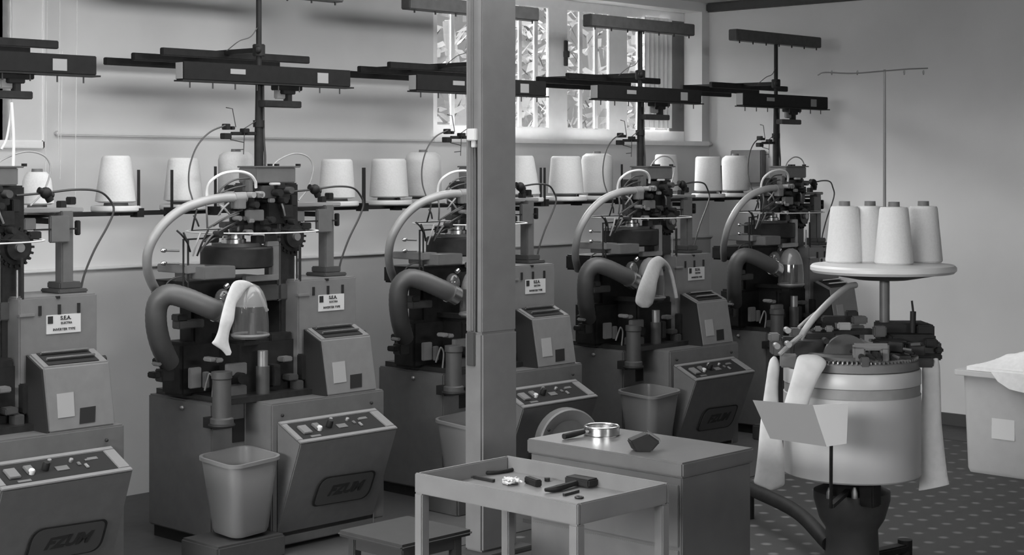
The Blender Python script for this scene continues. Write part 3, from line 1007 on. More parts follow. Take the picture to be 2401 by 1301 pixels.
G = []
G.append(cone(87, 403, 78, 62, True, 'wrapped white yarn cone behind the leftmost machine, beside its hose and brake', v=5.5))
G.append(cone(272, 365, 97, 66, False, 'white yarn cone standing alone left of the second machine, whole outline clear', yarn_up=None))
G.append(cone(430, 370, 92, 70, False, 'white yarn cone just above the pale hose arc of the second machine', yarn_up=None))
G.append(cone(553, 356, 83, 82, True, 'round-shouldered white yarn cone behind the post of the second machine'))
G.append(cone(790, 373, 86, 72, False, 'white yarn cone right of the second machine head, left of a tall rod'))
G.append(cone(912, 372, 92, 80, False, 'pale squat yarn cone between the second machine and the pillar, thin rod before it'))
G.append(cone(992, 357, 88, 84, True, 'round-shouldered white yarn cone nearest the pillar on its left', v=5.66))
G.append(cone(1226, 365, 82, 50, False, 'white yarn cone half hidden by the right edge of the pillar'))
G.append(cone(1327, 366, 84, 70, False, 'wide pale yarn cone right of the pillar, second from its edge'))
G.append(cone(1400, 360, 74, 74, True, 'round-shouldered white yarn cone behind the pale hose of the third machine', v=5.64))
G.append(cone(1562, 362, 56, 52, False, 'white yarn cone behind the head box right of the third machine post', v=5.7))
G.append(cone(1661, 367, 66, 60, False, 'white yarn cone between the last two machines, left one of the pair'))
G.append(cone(1724, 365, 66, 64, True, 'round-shouldered white yarn cone between the last two machines, right one of the pair'))
cone_v = [5.5, 5.6, 5.6, 5.6, 5.6, 5.6, 5.66, 5.6, 5.6, 5.64, 5.7, 5.6, 5.6]


def creel_of(u):
    for k, mm in enumerate(machines):
        c0 = 4.42 + (k - 1) * PITCH
        if c0 - .86 <= u < c0 + .386:
            return [c for c in mm.children if c.name.startswith('creel_column')][0]
    return [c for c in machines[-1].children if c.name.startswith('creel_column')][0]


for (u_, rb), v_ in zip(G, cone_v):
    MB().lathe((u_, v_, RAIL_Z), [(max(.07, rb * 1.14), 0), (max(.075, rb * 1.2), .005), (max(.075, rb * 1.2), .019), (max(.07, rb * 1.16), .024)], 28).build('cone_plate', whitep, creel_of(u_))
for px, y0, y1 in ((325, 398, 494), (403, 398, 475), (505, 390, 490), (853, 393, 484), (932, 393, 484), (1268, 393, 470), (1277, 393, 470), (1355, 392, 470), (1458, 385, 465), (1690, 388, 465)):
    p = at(px, y0, 5.53)
    rb_ = MB().cyl((p.x, 5.53, RAIL_Z - .02), (p.x, 5.53, p.z), .006 if px not in (853,) else .0085, seg=10)
    rb_.box(p.x - .016, p.x + .016, 5.515, 5.565, RAIL_Z - .022, RAIL_Z + .014)
    rb_.build('creel_rod', black, creel_of(p.x))

for px, y0, y1, where in ((106, -60, 470, 'nearest the blind of the left window'), (136, -60, 380, 'second from the left window, ending higher'),
                          (141, 120, 420, 'short, just right of a longer strand'), (176, -60, 470, 'furthest right, near the lone cone')):
    v_ = 5.62
    a, b_ = at(px, y1, v_), at(px, y0, v_)
    tag(MB().cyl(a, (a.x + .01, v_, min(b_.z, 2.2)), .0011, seg=5).build('yarn_strand', yarn, origin=a),
        'thin upright white yarn strand ' + where, 'yarn', 'yarn strands at the left')
p = [at(3, 350, 5.33), at(14, 330, 5.33), at(22, 290, 5.33), at(28, 240, 5.33)]
tag(MB().tube(p, .0045, 8).build('air_hose', hosew, origin=p[0]), 'white hose slanting down under the leftmost dark beam', 'hose')
p = [at(27, 240, 5.31), at(31, 300, 5.31), at(32, 350, 5.31), at(31, 392, 5.31)]
tag(MB().tube(p, .0055, 8).build('air_hose', hosew, origin=p[-1]), 'white hose hanging straight onto the head box of the leftmost machine', 'hose')


# ------------------------------------------------------------------ socks, pieces of knitting
def ribbon(secs, thick=.006, seg=10):
    """Flattened knitted tube: each section is given by its two edge points."""
    mb = MB()
    vs, fs = [], []
    c0 = [(Vector(a), Vector(b)) for a, b in secs]
    q = [c0[0]] + c0 + [c0[-1]]
    cs = []
    for i in range(1, len(q) - 2):
        for k in range(4):
            t_ = k / 4
            cs.append(tuple(.5 * ((2 * q[i][e]) + (q[i + 1][e] - q[i - 1][e]) * t_ + (2 * q[i - 1][e] - 5 * q[i][e] + 4 * q[i + 1][e] - q[i + 2][e]) * t_ * t_
                                  + (3 * q[i][e] - q[i - 1][e] - 3 * q[i + 1][e] + q[i + 2][e]) * t_ ** 3) for e in (0, 1)))
    cs.append(c0[-1])
    n = len(cs)
    mids = [(a + b) / 2 for a, b in cs]
    for i, (a, b) in enumerate(cs):
        w = (b - a) / 2
        d = (mids[min(i + 1, n - 1)] - mids[max(i - 1, 0)])
        nn = w.cross(d)
        nn = nn.normalized() * thick if nn.length > 1e-8 else Vector((0, thick, 0))
        for k in range(seg):
            an = 2 * math.pi * k / seg
            ca, sa = math.cos(an), math.sin(an)
            vs.append(mids[i] + w * (abs(ca) ** .8 * (1 if ca >= 0 else -1)) + nn * sa)
    for i in range(n - 1):
        for k in range(seg):
            fs.append((i * seg + k, i * seg + (k + 1) % seg, (i + 1) * seg + (k + 1) % seg, (i + 1) * seg + k))
    fs.append(tuple(range(seg)))
    fs.append(tuple((n - 1) * seg + k for k in range(seg)))
    return mb.add(vs, fs)


s1 = [((623, 731), (629, 726), 5.10), ((610, 697), (618, 702), 5.09), ((601, 681), (608, 685), 5.09), ((589, 671), (597, 668), 5.09), ((576, 680), (572, 657), 5.07),
      ((564, 697), (548, 661), 5.05), ((554, 712), (534, 688), 5.03), ((551, 730), (525, 716), 5.02), ((548, 752), (517, 748), 5.01), ((539, 776), (511, 776), 5.01),
      ((536, 797), (503, 795), 5.01), ((538, 810), (497, 804), 5.01), ((541, 820), (505, 811), 5.01), ((543, 826), (520, 821), 5.01), ((540, 832), (530, 833), 5.01)]
so = ribbon([(at(*a, v_), at(*b_, v_)) for a, b_, v_ in s1], .006)
so = so.build('sock', fabric, origin=at(570, 660, 5.07))
tag(so, 'long narrow white sock draped over the clear dome of the second machine', 'sock', 'freshly knitted socks')
s3 = [((1583, 699), (1589, 697), 5.10), ((1578, 672), (1584, 671), 5.10), ((1572, 648), (1578, 645), 5.10), ((1565, 632), (1570, 623), 5.10), ((1557, 624), (1558, 608), 5.08),
      ((1551, 630), (1543, 600), 5.05), ((1546, 645), (1524, 611), 5.03), ((1541, 662), (1511, 638), 5.01), ((1538, 684), (1498, 670), 5.0), ((1533, 704), (1490, 700), 5.0),
      ((1529, 714), (1492, 712), 5.0), ((1520, 721), (1503, 721), 5.0)]
so = ribbon([(at(*a, v_), at(*b_, v_)) for a, b_, v_ in s3], .008)
so = so.build('sock', fabric, origin=at(1540, 610, 5.05))
tag(so, 'wide white sock folded over the dome of the machine right of the pillar', 'sock', 'freshly knitted socks')


# ------------------------------------------------------------------ plastic bins in front of the machines
def rsq(cx, cy, h, r, z, n=6):
    out = []
    for sx, sy, a0 in ((1, 1, 0), (-1, 1, 90), (-1, -1, 180), (1, -1, 270)):
        for k in range(n + 1):
            a = math.radians(a0 + 90 * k / n)
            out.append(Vector((cx + sx * (h - r) + r * math.cos(a), cy + sy * (h - r) + r * math.sin(a), z)))
    return out


def loft(mb, rings, close=True):
    n = len(rings[0])
    vs = [p for r in rings for p in r]
    fs = []
    for i in range(len(rings) - 1):
        for k in range(n):
            fs.append((i * n + k, i * n + (k + 1) % n, (i + 1) * n + (k + 1) % n, (i + 1) * n + k))
    if close:
        fs.append(tuple(range(n)))
        fs.append(tuple((len(rings) - 1) * n + k for k in range(n)))
    return mb.add(vs, fs)


def make_bin(x, y, z0, z1, label):
    o = thing('plastic_bin', (x, y, z0), label, 'bin', 'plastic bins in front of the machines')
    mb = MB()
    hb_, ht, r = .088, .117, .042
    rings = [rsq(x, y, hb_ - .02, r - .01, z0), rsq(x, y, hb_ - .005, r, z0 + .006), rsq(x, y, hb_, r, z0 + .02), rsq(x, y, ht - .002, r + .004, z1 - .014),
             rsq(x, y, ht - .004, r + .004, z1 - .006), rsq(x, y, hb_ - .004, r - .004, z0 + .02), rsq(x, y, hb_ - .03, r - .02, z0 + .012)]
    loft(mb, rings).build('bucket', bin_m, o)
    lip = MB()
    o.rotation_euler = Matrix.Rotation(math.radians(4.5), 3, Vector((RU, RV, 0))).to_euler()
    loft(lip, [rsq(x, y, ht - .001, r + .004, z1 - .014), rsq(x, y, ht + .006, r + .008, z1 - .013), rsq(x, y, ht + .006, r + .008, z1), rsq(x, y, ht - .004, r + .002, z1), rsq(x, y, ht - .005, r + .004, z1 - .013)], False)
    lip.build('rim', bin_m, o)
    return o


make_bin(3.783, 5.036, .098, .396, 'translucent plastic bin in front of the second machine, left of its control box')
make_bin(3.783 + PITCH, 5.036, .098, .396, 'translucent plastic bin half hidden behind the lower left of the pillar')
make_bin(3.783 + 2 * PITCH, 5.036, .098, .396, 'translucent plastic bin behind the tool cabinet, right of the pillar')

# ------------------------------------------------------------------ linking machine with its cream drum
BX, BY = 5.214, 3.225
lm = thing('linking_machine', (BX, BY, 0), 'round cream drum machine on a dark pedestal at the right, yarn tray above it', 'textile machine')
MB().lathe((BX, BY, .365), [(.22, -.004), (.245, 0), (.25, .006), (.25, .300)], 56).build('drum', drum_m, lm)
MB().lathe((BX, BY, .365), [(.2505, .300), (.247, .303), (.247, .336), (.2505, .339)], 56).build('drum_band', band_m, lm)
MB().lathe((BX, BY, .365), [(.25, .339), (.25, .385), (.246, .392), (.2, .394)], 56).build('upper_drum', drum_m, lm)
MB().lathe((BX, BY, .757), [(.235, 0), (.242, .004), (.242, .03), (.235, .035)], 56).build('dial_rim', pillar_m, lm)
MB().lathe((BX, BY, .79), [(.20, 0), (.20, .02), (.19, .03)], 40).build('dial', greyd, lm)
g = MB()
for k in range(90):
    an = 2 * math.pi * k / 90
    g.obox((BX + .222 * math.cos(an), BY + .222 * math.sin(an), .797), (.018 * math.cos(an), .018 * math.sin(an), 0), (-.0025 * math.sin(an), .0025 * math.cos(an), 0), (0, 0, .004))
g.build('point_ring', steel2, lm)
MB().lathe((BX, BY, 0), [(.17, .0), (.17, .03), (.10, .05), (.095, .16), (.12, .2), (.14, .27), (.14, .30), (.05, .34), (.05, .363)], 36).build('pedestal', greyd, lm)
ft = MB()
e = atz(1752, 1143, .13)
ft.tube([(BX - .06, BY + .06, .10), ((BX + e.x) / 2, (BY + e.y) / 2, .125), (e.x, e.y, .13)], .028, 12)
ft.build('support_arm', black, lm)
MB().cyl((e.x, e.y, 0), (e.x, e.y, .13), .03).build('foot', black, lm)
e = att(2122, 1232, 6.25)
MB().bar((BX, BY, .045), (e.x, e.y, .03), .05, .03).build('leg', black, lm, bevel=.006)
MB().cyl((e.x, e.y, 0), (e.x, e.y, .06), .028).build('foot', black, lm)
for px in (1945, 2004):
    p = att(px, 1155, 5.85)
    MB().lathe((p.x, p.y, .30), [(.012, 0), (.012, .02), (.005, .04)], 10).build('grease_nipple', steel2, lm)
p = att(2040, 1165, 5.86)
MB().box(p.x - .03, p.x + .03, p.y - .03, p.y + .03, .27, .36).build('drive_block', black, lm, bevel=.006)
# mechanism round the dial


def tb(mb, x0, x1, y0, y1, t_, dep):
    """Block facing the camera at distance t_, filling a pixel rectangle."""
    c0, c1, c2, c3 = att(x0, y1, t_), att(x1, y1, t_), att(x1, y0, t_), att(x0, y0, t_)
    return mb.prism([c0, c1, c2, c3], Vector((FU, FV, 0)) * dep)


for x0, x1, y0, y1, t_, dep, mt in (
        (2065, 2180, 758, 800, 6.10, .12, black), (2090, 2195, 785, 835, 6.02, .14, black), (2120, 2208, 802, 838, 6.0, .12, black2), (2140, 2210, 830, 845, 5.98, .1, black),
        (2060, 2130, 800, 860, 5.92, .1, black), (2150, 2192, 762, 790, 6.08, .1, black), (1930, 2030, 742, 757, 6.1, .05, black), (1985, 2013, 729, 745, 6.12, .04, black),
        (1890, 1960, 782, 830, 6.0, .1, black), (1860, 1935, 800, 838, 5.92, .1, black2), (1905, 2050, 772, 785, 6.02, .05, black), (1966, 1998, 757, 774, 5.98, .03, labell),
        (1910, 1928, 765, 777, 5.97, .02, greyl), (1936, 1955, 764, 778, 5.97, .02, greyl), (2000, 2035, 742, 760, 6.05, .04, greyd), (1812, 1862, 800, 834, 5.98, .08, greyd),
        (1805, 1830, 782, 802, 6.0, .05, grey), (1835, 1870, 790, 812, 5.96, .05, black2), (1855, 1885, 770, 800, 6.0, .05, greyd), (2195, 2213, 815, 828, 5.98, .05, black),
        (2060, 2140, 835, 868, 5.85, .08, black2), (2150, 2190, 840, 862, 5.95, .08, black2), (2170, 2200, 795, 815, 5.98, .06, black), (2050, 2080, 765, 790, 5.98, .04, greyd),
        (1830, 1870, 830, 862, 5.86, .02, pillar_m)):
    tb(MB(), x0, x1, y0, y1, t_, dep).build('mechanism_block', mt, lm, bevel=.005)
c = att(1985, 838, 5.86)
w_ = MB().prism([c + Vector((RU, RV, 0)) * (math.cos(a_) * .082) + Vector((0, 0, 1)) * (math.sin(a_) * .082) for a_ in [math.pi * k / 24 for k in range(25)]], Vector((FU, FV, 0)) * .02)
w_.build('gear_wheel', greyd, lm)
br = MB()
tb(br, 2002, 2030, 810, 850, 5.80, .03)
tb(br, 2002, 2086, 806, 822, 5.80, .03)
tb(br, 2066, 2086, 815, 850, 5.80, .03)
tb(br, 2010, 2060, 842, 856, 5.80, .05)
br.build('cup_bracket', pillar_m, lm, bevel=.006)
for px, py in ((2022, 838), (2062, 838), (1823, 812), (1850, 808), (1848, 775), (1938, 800)):
    p = att(px, py, 5.78)
    MB().cyl(p, p + Vector((FU, FV, 0)) * .04, .011, seg=12).build('bolt', steel2 if px < 1900 else black, lm)
for k in range(46):
    an = rng.uniform(-2.6, 1.9)
    rr_ = rng.uniform(.12, .235)
    c = Vector((BX + rr_ * math.cos(an), BY + rr_ * math.sin(an), rng.uniform(.80, .845)))
    dr = Vector((math.cos(an), math.sin(an), 0))
    MB().obox(c, dr * rng.uniform(.012, .035), Vector((-dr.y, dr.x, 0)) * rng.uniform(.006, .018), (0, 0, rng.uniform(.006, .02))).build(
        'cam_block', rng.choice((black, black, black2, greyd)), lm, bevel=.003)
for k in range(12):
    an = rng.uniform(-2.4, 1.8)
    c = Vector((BX + .22 * math.cos(an), BY + .22 * math.sin(an), rng.uniform(.81, .85)))
    MB().cyl(c, c + Vector((math.cos(an), math.sin(an), rng.uniform(-.2, .4))) * .035, .006, seg=8).build('lever', rng.choice((black, greyd, steel2)), lm)
p = att(2140, 780, 6.08)
MB().cyl(att(2140, 780, 6.08), att(2141, 730, 6.08), .011).cyl(att(2141, 730, 6.08), att(2138, 705, 6.08), .004).build('tension_post', black, lm)
COLT = 6.15
cb_, ctp = att(2074, 800, COLT), att(2074, 645, COLT)
MB().cyl((cb_.x, cb_.y, .79), (cb_.x, cb_.y, ctp.z), .019).build('tray_column', grey, lm)
TX, TY = att(2070, 630, COLT).x, att(2070, 630, COLT).y
TZ = 1.128
tray = MB().lathe((TX, TY, TZ - .036), [(.20, 0), (.262, .004), (.272, .014), (.272, .026), (.264, .034), (.24, .036)], 48).build('cone_tray', whitep, lm)
MB().lathe((TX, TY, TZ - .062), [(.03, 0), (.10, .004), (.22, .026)], 40).build('tray_underside', greyd, tray)
rodt = att(2078, 163, COLT).z
MB().cyl((cb_.x, cb_.y, TZ), (cb_.x, cb_.y, rodt), .0065, .0045, seg=10).build('yarn_mast', pillar_m, lm)
wv = MB()
wv.tube([att(1918, 176, 5.98), att(1935, 170, 6.0), att(2000, 172, 6.06), att(2078, 166, COLT), att(2130, 162, 6.2), att(2175, 160, 6.25)], .0028, 6)
for px in (1950, 2010, 2120, 2165):
    p = att(px, 170, 6.0 + (px - 1918) * .001)
    wv.torus(p, .008, .002, 10, (RU, RV, 0))
wv.build('yarn_crossbar', pillar_m, lm)
MB().tube([att(2006, 668, 6.1), att(1985, 674, 6.06), att(1950, 702, 5.98), att(1915, 738, 5.9), att(1890, 770, 5.88), att(1876, 795, 5.88)], .012, 10).build('hose', hose_m, lm)
MB().tube([att(1925, 725, 6.0), att(1895, 748, 5.95), att(1873, 768, 5.92)], .007, 8).build('hose', hose_m, lm)
MB().tube([att(1885, 782, 5.88), att(1862, 800, 5.86), att(1845, 815, 5.84), att(1828, 832, 5.83)], .009, 8).build('hose', labell, lm)
# card holder arm
hp = att(1948, 1150, 5.55)
MB().cyl((hp.x, hp.y, .33), att(1949, 1040, 5.45), .006).bar((hp.x, hp.y, .335), (BX, BY, .31), .02, .014).build('card_holder', black, lm)

fc = MB()
tA, tB, tC = 5.50, 5.42, 5.50
L0, M0_, M1_, R0 = att(1765, 938, tA), att(1906, 950, tB), att(1938, 1047, tB - .01), att(1989, 945, tC)
L1 = onplane(1806, 1028, M0_, (M1_ - M0_).cross(L0 - M0_))
R1 = onplane(1985, 1040, M0_, (M1_ - M0_).cross(R0 - M0_))
bk = Vector((FU, FV, 0)) * .003
fc.prism([L0, L1, M1_, M0_], bk)
fcd = thing('folded_card', M1_, 'folded card, grey flap and white flap, held before the cream drum machine', 'card')
fc.build('grey_flap', card_m, fcd, smooth=False)
tag(MB().prism([M0_, M1_, R1, R0], bk).build('white_flap', paper, fcd, smooth=False), 'white right flap')


def hang(name, secs, label, group, thick=.01, m_=fabric2):
    ss = []
    for (a, b_, t_) in secs:
        ss.append((att(a[0], a[1], t_), att(b_[0], b_[1], t_)))
    o = ribbon(ss, thick, 14).build(name, m_, origin=(ss[0][0] + ss[0][1]) / 2)
    tag(o, label, 'fabric', group)


hang('fabric_tube', [((1812, 836), (1822, 850), 5.93), ((1803, 850), (1828, 860), 5.90), ((1795, 900), (1825, 900), 5.90), ((1788, 950), (1826, 950), 5.9), ((1782, 1000), (1832, 1010), 5.88),
                     ((1777, 1060), (1838, 1065), 5.88), ((1771, 1110), (1840, 1120), 5.88), ((1769, 1133), (1837, 1138), 5.88), ((1795, 1144), (1812, 1149), 5.88)],
     'white knitted tube hanging from the left side of the cream drum', 'knitted tubes on the drum machine')
hang('fabric_tube', [((1872, 836), (1925, 838), 5.84), ((1868, 842), (1938, 852), 5.76), ((1858, 880), (1920, 885), 5.73), ((1848, 915), (1905, 920), 5.73), ((1838, 950), (1893, 955), 5.72), ((1834, 985), (1882, 990), 5.72)],
     'white knitted tube hanging before the cream drum, its end behind the card', 'knitted tubes on the drum machine')
hang('fabric_tube', [((2188, 842), (2200, 843), 5.98), ((2163, 858), (2204, 862), 5.97), ((2162, 930), (2206, 930), 5.97), ((2151, 995), (2208, 990), 5.97), ((2157, 1060), (2214, 1050), 5.97),
                     ((2156, 1120), (2221, 1110), 5.97), ((2154, 1150), (2226, 1135), 5.97)],
     'white knitted tube hanging from the right side of the cream drum', 'knitted tubes on the drum machine')

for px, y, lab in ((2040, 606, 'white yarn cone at the back of the round tray, second from the left'), (2165, 608, 'white yarn cone furthest right on the round tray'),
                   (1980, 615, 'white yarn cone furthest left on the round tray'), (2096, 619, 'white yarn cone at the front of the round tray, left of the last')):
    tt = (EYE - TZ) * 3800 / (y - HY)
    p = att(px, y, min(max(tt, 6.04), 6.27))
    o = thing('yarn_cone', (p.x, p.y, TZ), lab, 'yarn cone', 'cones of yarn on the round tray')
    MB().lathe((p.x, p.y, TZ), [(.068, 0), (.073, .006), (.073, .012), (.054, .208), (.050, .216), (.02, .218)], 28).build('wound_yarn', yarn, o)
    MB().cyl((p.x, p.y, TZ + .216), (p.x, p.y, TZ + .236), .022, .021).build('core_tip', yarnd, o)

# ------------------------------------------------------------------ crate with cloth at the right edge
CU = 7.30
cr = thing('plastic_crate', (7.58, 3.52, 0), 'large pale plastic crate with white cloth on top, at the right edge', 'crate')
mb = MB()


def rect(u0, u1, v0, v1, z, r=.03):
    out = []
    for sx, sy, a0 in ((u1 - r, v1 - r, 0), (u0 + r, v1 - r, 90), (u0 + r, v0 + r, 180), (u1 - r, v0 + r, 270)):
        for k in range(5):
            a = math.radians(a0 + 22.5 * k)
            out.append(Vector((sx + r * math.cos(a), sy + r * math.sin(a), z)))
    return out


v1_, v0_ = 3.865, 3.22
loft(mb, [rect(7.31, 7.80, v0_, v1_, 0), rect(7.30, 7.81, v0_ - .01, v1_ + .005, .02), rect(7.275, 7.83, v0_ - .02, v1_ + .015, .485), rect(7.285, 7.82, v0_ - .01, v1_ + .005, .485), rect(7.31, 7.80, v0_ + .01, v1_ - .01, .02)])
mb.build('crate_body', crate_m, cr)
rm = MB()
loft(rm, [rect(7.27, 7.835, v0_ - .025, v1_ + .02, .475), rect(7.235, 7.86, v0_ - .05, v1_ + .045, .478), rect(7.235, 7.86, v0_ - .05, v1_ + .045, .505), rect(7.29, 7.81, v0_, v1_ - .005, .505), rect(7.29, 7.81, v0_, v1_ - .005, .478)], False)
rm.build('crate_rim', crate_m, cr, bevel=.003)
a, b_ = atu(2325, 1028, CU - .012), atu(2380, 972, CU - .012)
MB().box(CU - .014, CU - .004, b_.y, a.y, a.z, b_.z).build('crate_label', paper, cr, bevel=.002)
# crumpled white cloth
cm = MB()
nu, nv_ = 34, 34
vs, fs = [], []
from mathutils import noise as mnoise
for i in range(nu + 1):
    for j in range(nv_ + 1):
        a, b_ = i / nu, j / nv_
        u_ = 7.25 + .56 * a
        v_ = 3.24 + .60 * b_
        ed = min(a, 1 - a, b_, 1 - b_) * 4
        hump = .060 * min(1, ed) + .075 * math.exp(-((v_ - 3.43) / .16) ** 2) * min(1, ed * 1.3)
        z = .526 + hump * (.8 + .5 * mnoise.noise(Vector((u_ * 7, v_ * 7, 1)))) + .010 * mnoise.noise(Vector((u_ * 22, v_ * 22, 4))) * min(1, ed)
        vs.append(Vector((u_, v_, max(z, .508))))
for i in range(nu):
    for j in range(nv_):
        k = i * (nv_ + 1) + j
        fs.append((k, k + 1, k + nv_ + 2, k + nv_ + 1))
n0 = len(vs)
vs += [Vector((p.x, p.y, .5065)) for p in vs]
fs += [tuple(n0 + q_ for q_ in reversed(f_)) for f_ in fs]
for i in range(nu):
    for e0, e1 in (((i * (nv_ + 1)), (i + 1) * (nv_ + 1)), (i * (nv_ + 1) + nv_, (i + 1) * (nv_ + 1) + nv_)):
        fs.append((e0, e1, e1 + n0, e0 + n0))
for j in range(nv_):
    for e0, e1 in ((j, j + 1), (nu * (nv_ + 1) + j, nu * (nv_ + 1) + j + 1)):
        fs.append((e0, e1, e1 + n0, e0 + n0))
cm.add(vs, fs)
fl_ = [((7.245, 3.70), .505), ((7.225, 3.66), .47), ((7.222, 3.60), .438), ((7.222, 3.50), .425), ((7.222, 3.40), .435), ((7.225, 3.3), .45), ((7.245, 3.24), .505)]
cm.prism([(7.228, y_, .515) for (x_, y_), z_ in (fl_[0], fl_[-1])][::-1] + [(7.222, y_, z_) for (x_, y_), z_ in fl_[1:-1]], (-.008, 0, 0))
cm.prism([(7.228, 3.69, .512), (7.228, 3.25, .512), (7.30, 3.25, .512), (7.30, 3.69, .512)], (0, 0, .012))
cl = cm.build('cloth', cloth_m, origin=(7.5, 3.5, .506))
tag(cl, 'crumpled white cloth heaped on the crate, a flap hanging over its rim', 'cloth')

# ------------------------------------------------------------------ tool cart, tool cabinet, stool, reel
cart = thing('tool_cart', (3.25, 2.99, 0), 'grey metal cart with a shallow tray of tools, nearest the camera', 'cart')
u0, u1, v0, v1, zt_ = 3.065, 3.44, 2.69, 3.29, .65
mb = MB()
mb.box(u0, u0 + .012, v0, v1, zt_ - .055, zt_).box(u1 - .012, u1, v0, v1, zt_ - .055, zt_)
mb.box(u0 + .012, u1 - .012, v0, v0 + .012, zt_ - .055, zt_).box(u0 + .012, u1 - .012, v1 - .012, v1, zt_ - .055, zt_)
mb.build('tray_rim', pillar_m, cart, bevel=.003)
MB().box(u0 + .01, u1 - .01, v0 + .01, v1 - .01, zt_ - .052, zt_ - .042).build('tray_floor', greyl, cart)
for x in (u0, u1 - .03):
    for y in (v0, v1 - .03):
        MB().box(x, x + .03, y, y + .03, 0, zt_ - .055).build('leg', pillar_m, cart, bevel=.003)
ZT = zt_ - .042


def tz(px, py, z=None):
    return atz(px, py, ZT if z is None else z)


pl = thing('pliers', tz(1165, 1106), 'dark long-handled pliers at the back left of the cart tray', 'pliers')
MB().tube([tz(1128, 1112) + Vector((0, 0, .006)), tz(1150, 1104) + Vector((0, 0, .006)), tz(1180, 1099) + Vector((0, 0, .006)), tz(1203, 1103) + Vector((0, 0, .006))], .0055, 8).build('handle', black, pl)
MB().tube([tz(1128, 1113) + Vector((0, 0, .006)), tz(1155, 1113) + Vector((0, 0, .006)), tz(1185, 1109) + Vector((0, 0, .006)), tz(1204, 1105) + Vector((0, 0, .006))], .0055, 8).build('handle', black, pl)
MB().bar(tz(1136, 1111) + Vector((0, 0, .006)), tz(1116, 1114) + Vector((0, 0, .006)), .016, .010).build('jaws', black2, pl)
p0, p1 = tz(1112, 1122), tz(1158, 1131)
tag(MB().bar(p0 + Vector((0, 0, .005)), p1 + Vector((0, 0, .005)), .010, .008).build('file', black2, origin=p0), 'thin dark file lying at the near left of the cart tray', 'file')
p0 = tz(1198, 1134)
mb = MB()
for k in range(16):
    mb.tube([p0 + Vector((rng.gauss(0, .016), rng.gauss(0, .016), .004 + rng.random() * .012)) for _ in range(4)], .003, 6)
tag(mb.build('yarn_scrap', fabric, origin=p0), 'small white scrap of yarn in the middle of the cart tray', 'yarn scrap')
p0, p1 = tz(1236, 1132), tz(1264, 1142)
tag(MB().bar(p0 + Vector((0, 0, .010)), p1 + Vector((0, 0, .010)), .020, .02).build('metal_block', black, bevel=.003, origin=p0), 'small black block beside the yarn scrap on the cart', 'block')
p0 = tz(1283, 1128)
tag(MB().cyl(p0 + Vector((0, 0, .0005)), p0 + Vector((0, 0, .010)), .008).build('nut', black2, origin=p0), 'tiny dark nut behind the black block on the cart', 'nut')
hm = thing('wrench', tz(1350, 1150), 'heavy dark wrench lying at the right end of the cart tray', 'wrench')
MB().tube([tz(1278, 1156) + Vector((0, 0, .009)), tz(1305, 1153) + Vector((0, 0, .009)), tz(1350, 1142) + Vector((0, 0, .012))], [.005, .010, .008], 8).build('handle', black, hm)
MB().bar(tz(1335, 1134) + Vector((0, 0, .014)), tz(1392, 1144) + Vector((0, 0, .014)), .045, .022).build('head', black, hm, bevel=.004)
p0, p1 = tz(1322, 1163), tz(1356, 1154)
tag(MB().bar(p0 + Vector((0, 0, .004)), p1 + Vector((0, 0, .004)), .008, .007).build('hex_key', black2, origin=p0), 'slim dark hex key in front of the wrench', 'hex key')
p0 = tz(1358, 1168)
tag(MB().torus(p0 + Vector((0, 0, .003)), .010, .003, 18).build('washer', black2, origin=p0), 'small dark washer at the near corner of the cart tray', 'washer')

cab = thing('tool_cabinet', (4.1, 3.33, 0), 'grey sheet-metal cabinet with a thick lid, behind the tool cart', 'cabinet')
u0, u1, v0, v1, zt_ = 3.91, 4.285, 3.008, 3.655, .60
tag(MB().box(u0, u1, v0, v1, zt_ - .046, zt_).build('lid', cabg, cab, bevel=.005), 'thick overhanging lid')
MB().box(u0 + .01, u1 - .006, v0 + .01, v1 - .01, .03, zt_ - .046).build('body', cabg, cab, bevel=.004)
MB().box(u0 + .004, u0 + .0105, v0 + .02, v1 - .02, .34, zt_ - .07).build('drawer', cabg, cab, bevel=.002)
MB().box(u0 + .004, u0 + .0105, v0 + .02, v1 - .02, .05, .33).build('drawer', cabg, cab, bevel=.002)
MB().box(u0 + .02, u1 - .02, v0 + .02, v1 - .02, 0, .03).build('plinth', black, cab)
ZB = zt_
rg = thing('ring_tool', atz(1410, 1012, ZB), 'shiny metal ring with a dark handle lying on the cabinet lid', 'tool')
c = atz(1411, 1019, ZB)
mb = MB().lathe(c + Vector((0, 0, .001)), [(.058, 0), (.060, .002), (.060, .026), (.058, .028), (.054, .028), (.053, .002)], 36, cap=False)
mb.build('ring', steel, rg)
MB().torus(c + Vector((0, 0, .028)), .0565, .004, 36).build('ring_edge', steel, rg)
MB().bar(c + Vector((-.055, 0, .02)), c + Vector((.055, .005, .02)), .006, .004).build('cross_bar', steel2, rg)
d0, d1 = atz(1369, 1023, ZB), atz(1322, 1031, ZB)
MB().tube([d0 + Vector((0, 0, .016)), (d0 + d1) / 2 + Vector((0, 0, .013)), d1 + Vector((0, 0, .011))], [.008, .010, .0095], 10).build('handle', black, rg)
MB().bar(c + Vector((-.05, 0, .018)), d0 + Vector((0, 0, .016)), .008, .006).build('shank', steel2, rg)
c = atz(1512, 1060, ZB)
r_, f_ = Vector((RU, RV, 0)), Vector((FU, FV, 0))
blk = thing('wedge_block', c, 'dark wedge-shaped block on the right of the cabinet lid', 'block')
pts = [c - r_ * .028 + Vector((0, 0, .001)), c + r_ * .022 + Vector((0, 0, .001)), c + r_ * .05 + Vector((0, 0, .032)), c + r_ * .012 + Vector((0, 0, .058)), c - r_ * .045 + Vector((0, 0, .034))]
MB().prism(pts, f_ * .05 - r_ * .01).build('block', black, blk, bevel=.004)
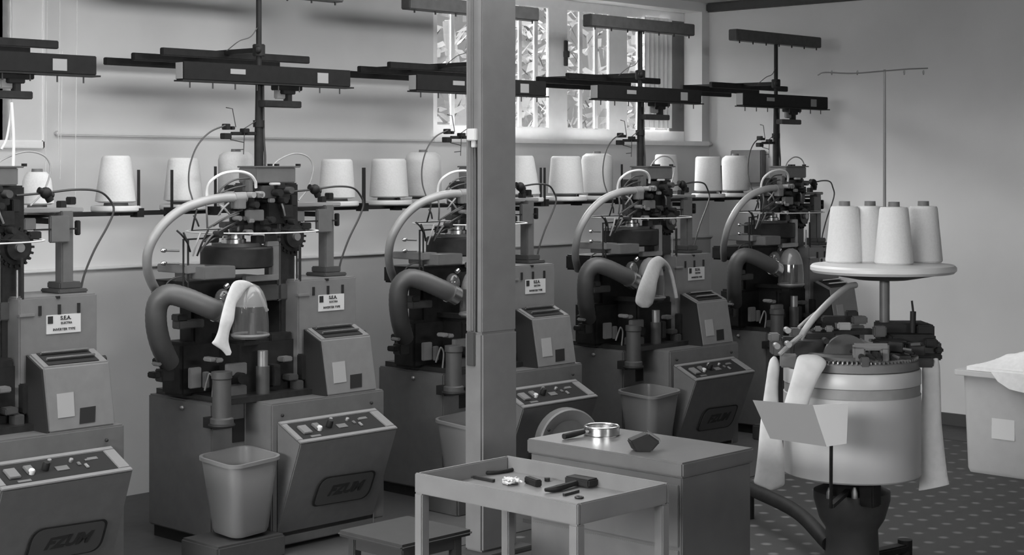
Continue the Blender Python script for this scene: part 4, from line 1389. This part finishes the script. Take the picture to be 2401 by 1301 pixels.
MB().prism([c + r_ * .05 + Vector((0, 0, .033)), c + r_ * .012 + Vector((0, 0, .0595)), c + r_ * .012 + f_ * .05 + Vector((0, 0, .0595)), c + r_ * .05 + f_ * .05 + Vector((0, 0, .033))], (0, 0, .003)).build('top_plate', grey, blk)

st = thing('stool', (3.32, 3.61, 0), 'low grey metal stool left of the tool cart, in front of the machines', 'stool')
u0, u1, v0, v1 = 3.18, 3.475, 3.466, 3.76
MB().box(u0, u1, v0, v1, .382, .40).build('seat', stoolm, st, bevel=.008)
MB().box(u0 + .03, u1 - .03, v0 + .03, v1 - .03, .345, .382).build('apron', stoolm, st)
for x in (u0 + .025, u1 - .055):
    for y in (v0 + .025, v1 - .055):
        MB().hexa([(x - .008, y - .008, 0), (x + .022, y - .008, 0), (x + .022, y + .022, 0), (x - .008, y + .022, 0)],
                  [(x, y, .382), (x + .03, y, .382), (x + .03, y + .03, .382), (x, y + .03, .382)]).build('leg', stoolm, st, bevel=.003)

c = at(1330, 1036, 4.5)
rl = thing('hose_reel', (c.x, c.y + .05, 0), 'pale round reel standing between the pillar and the bin, behind the cabinet', 'reel')
axd = Vector((-.35, -.94, 0)).normalized()
MB().lathe(c - axd * .03, [(.092, 0), (.138, 0), (.142, .006), (.142, .054), (.136, .06), (.10, .052), (.092, .045)], 44, axd, cap=False).build('reel_rim', greyl, rl)
MB().lathe(c - axd * .005, [(.094, 0), (.094, .02)], 40, axd).build('reel_disc', grey, rl)
MB().lathe(c + axd * .015, [(.025, 0), (.025, .02)], 20, axd).build('hub', greyd, rl)
for k in range(3):
    an = .5 + k * 2.1
    pp = c + axd * .03 + Vector((math.cos(an) * .118 * .94, -math.cos(an) * .118 * .35, math.sin(an) * .118))
    MB().sphere(pp, .006, seg=8, rings=5).build('rivet', black, rl)
MB().box(c.x - .02, c.x + .02, c.y + .045, c.y + .075, .02, c.z).build('stand', greyd, rl)
MB().box(c.x - .1, c.x + .1, c.y - .06, c.y + .16, 0, .02).build('base', greyd, rl)
MB().cyl(c + axd * .0, Vector((c.x, c.y + .06, c.z)), .012).build('axle', black, rl)
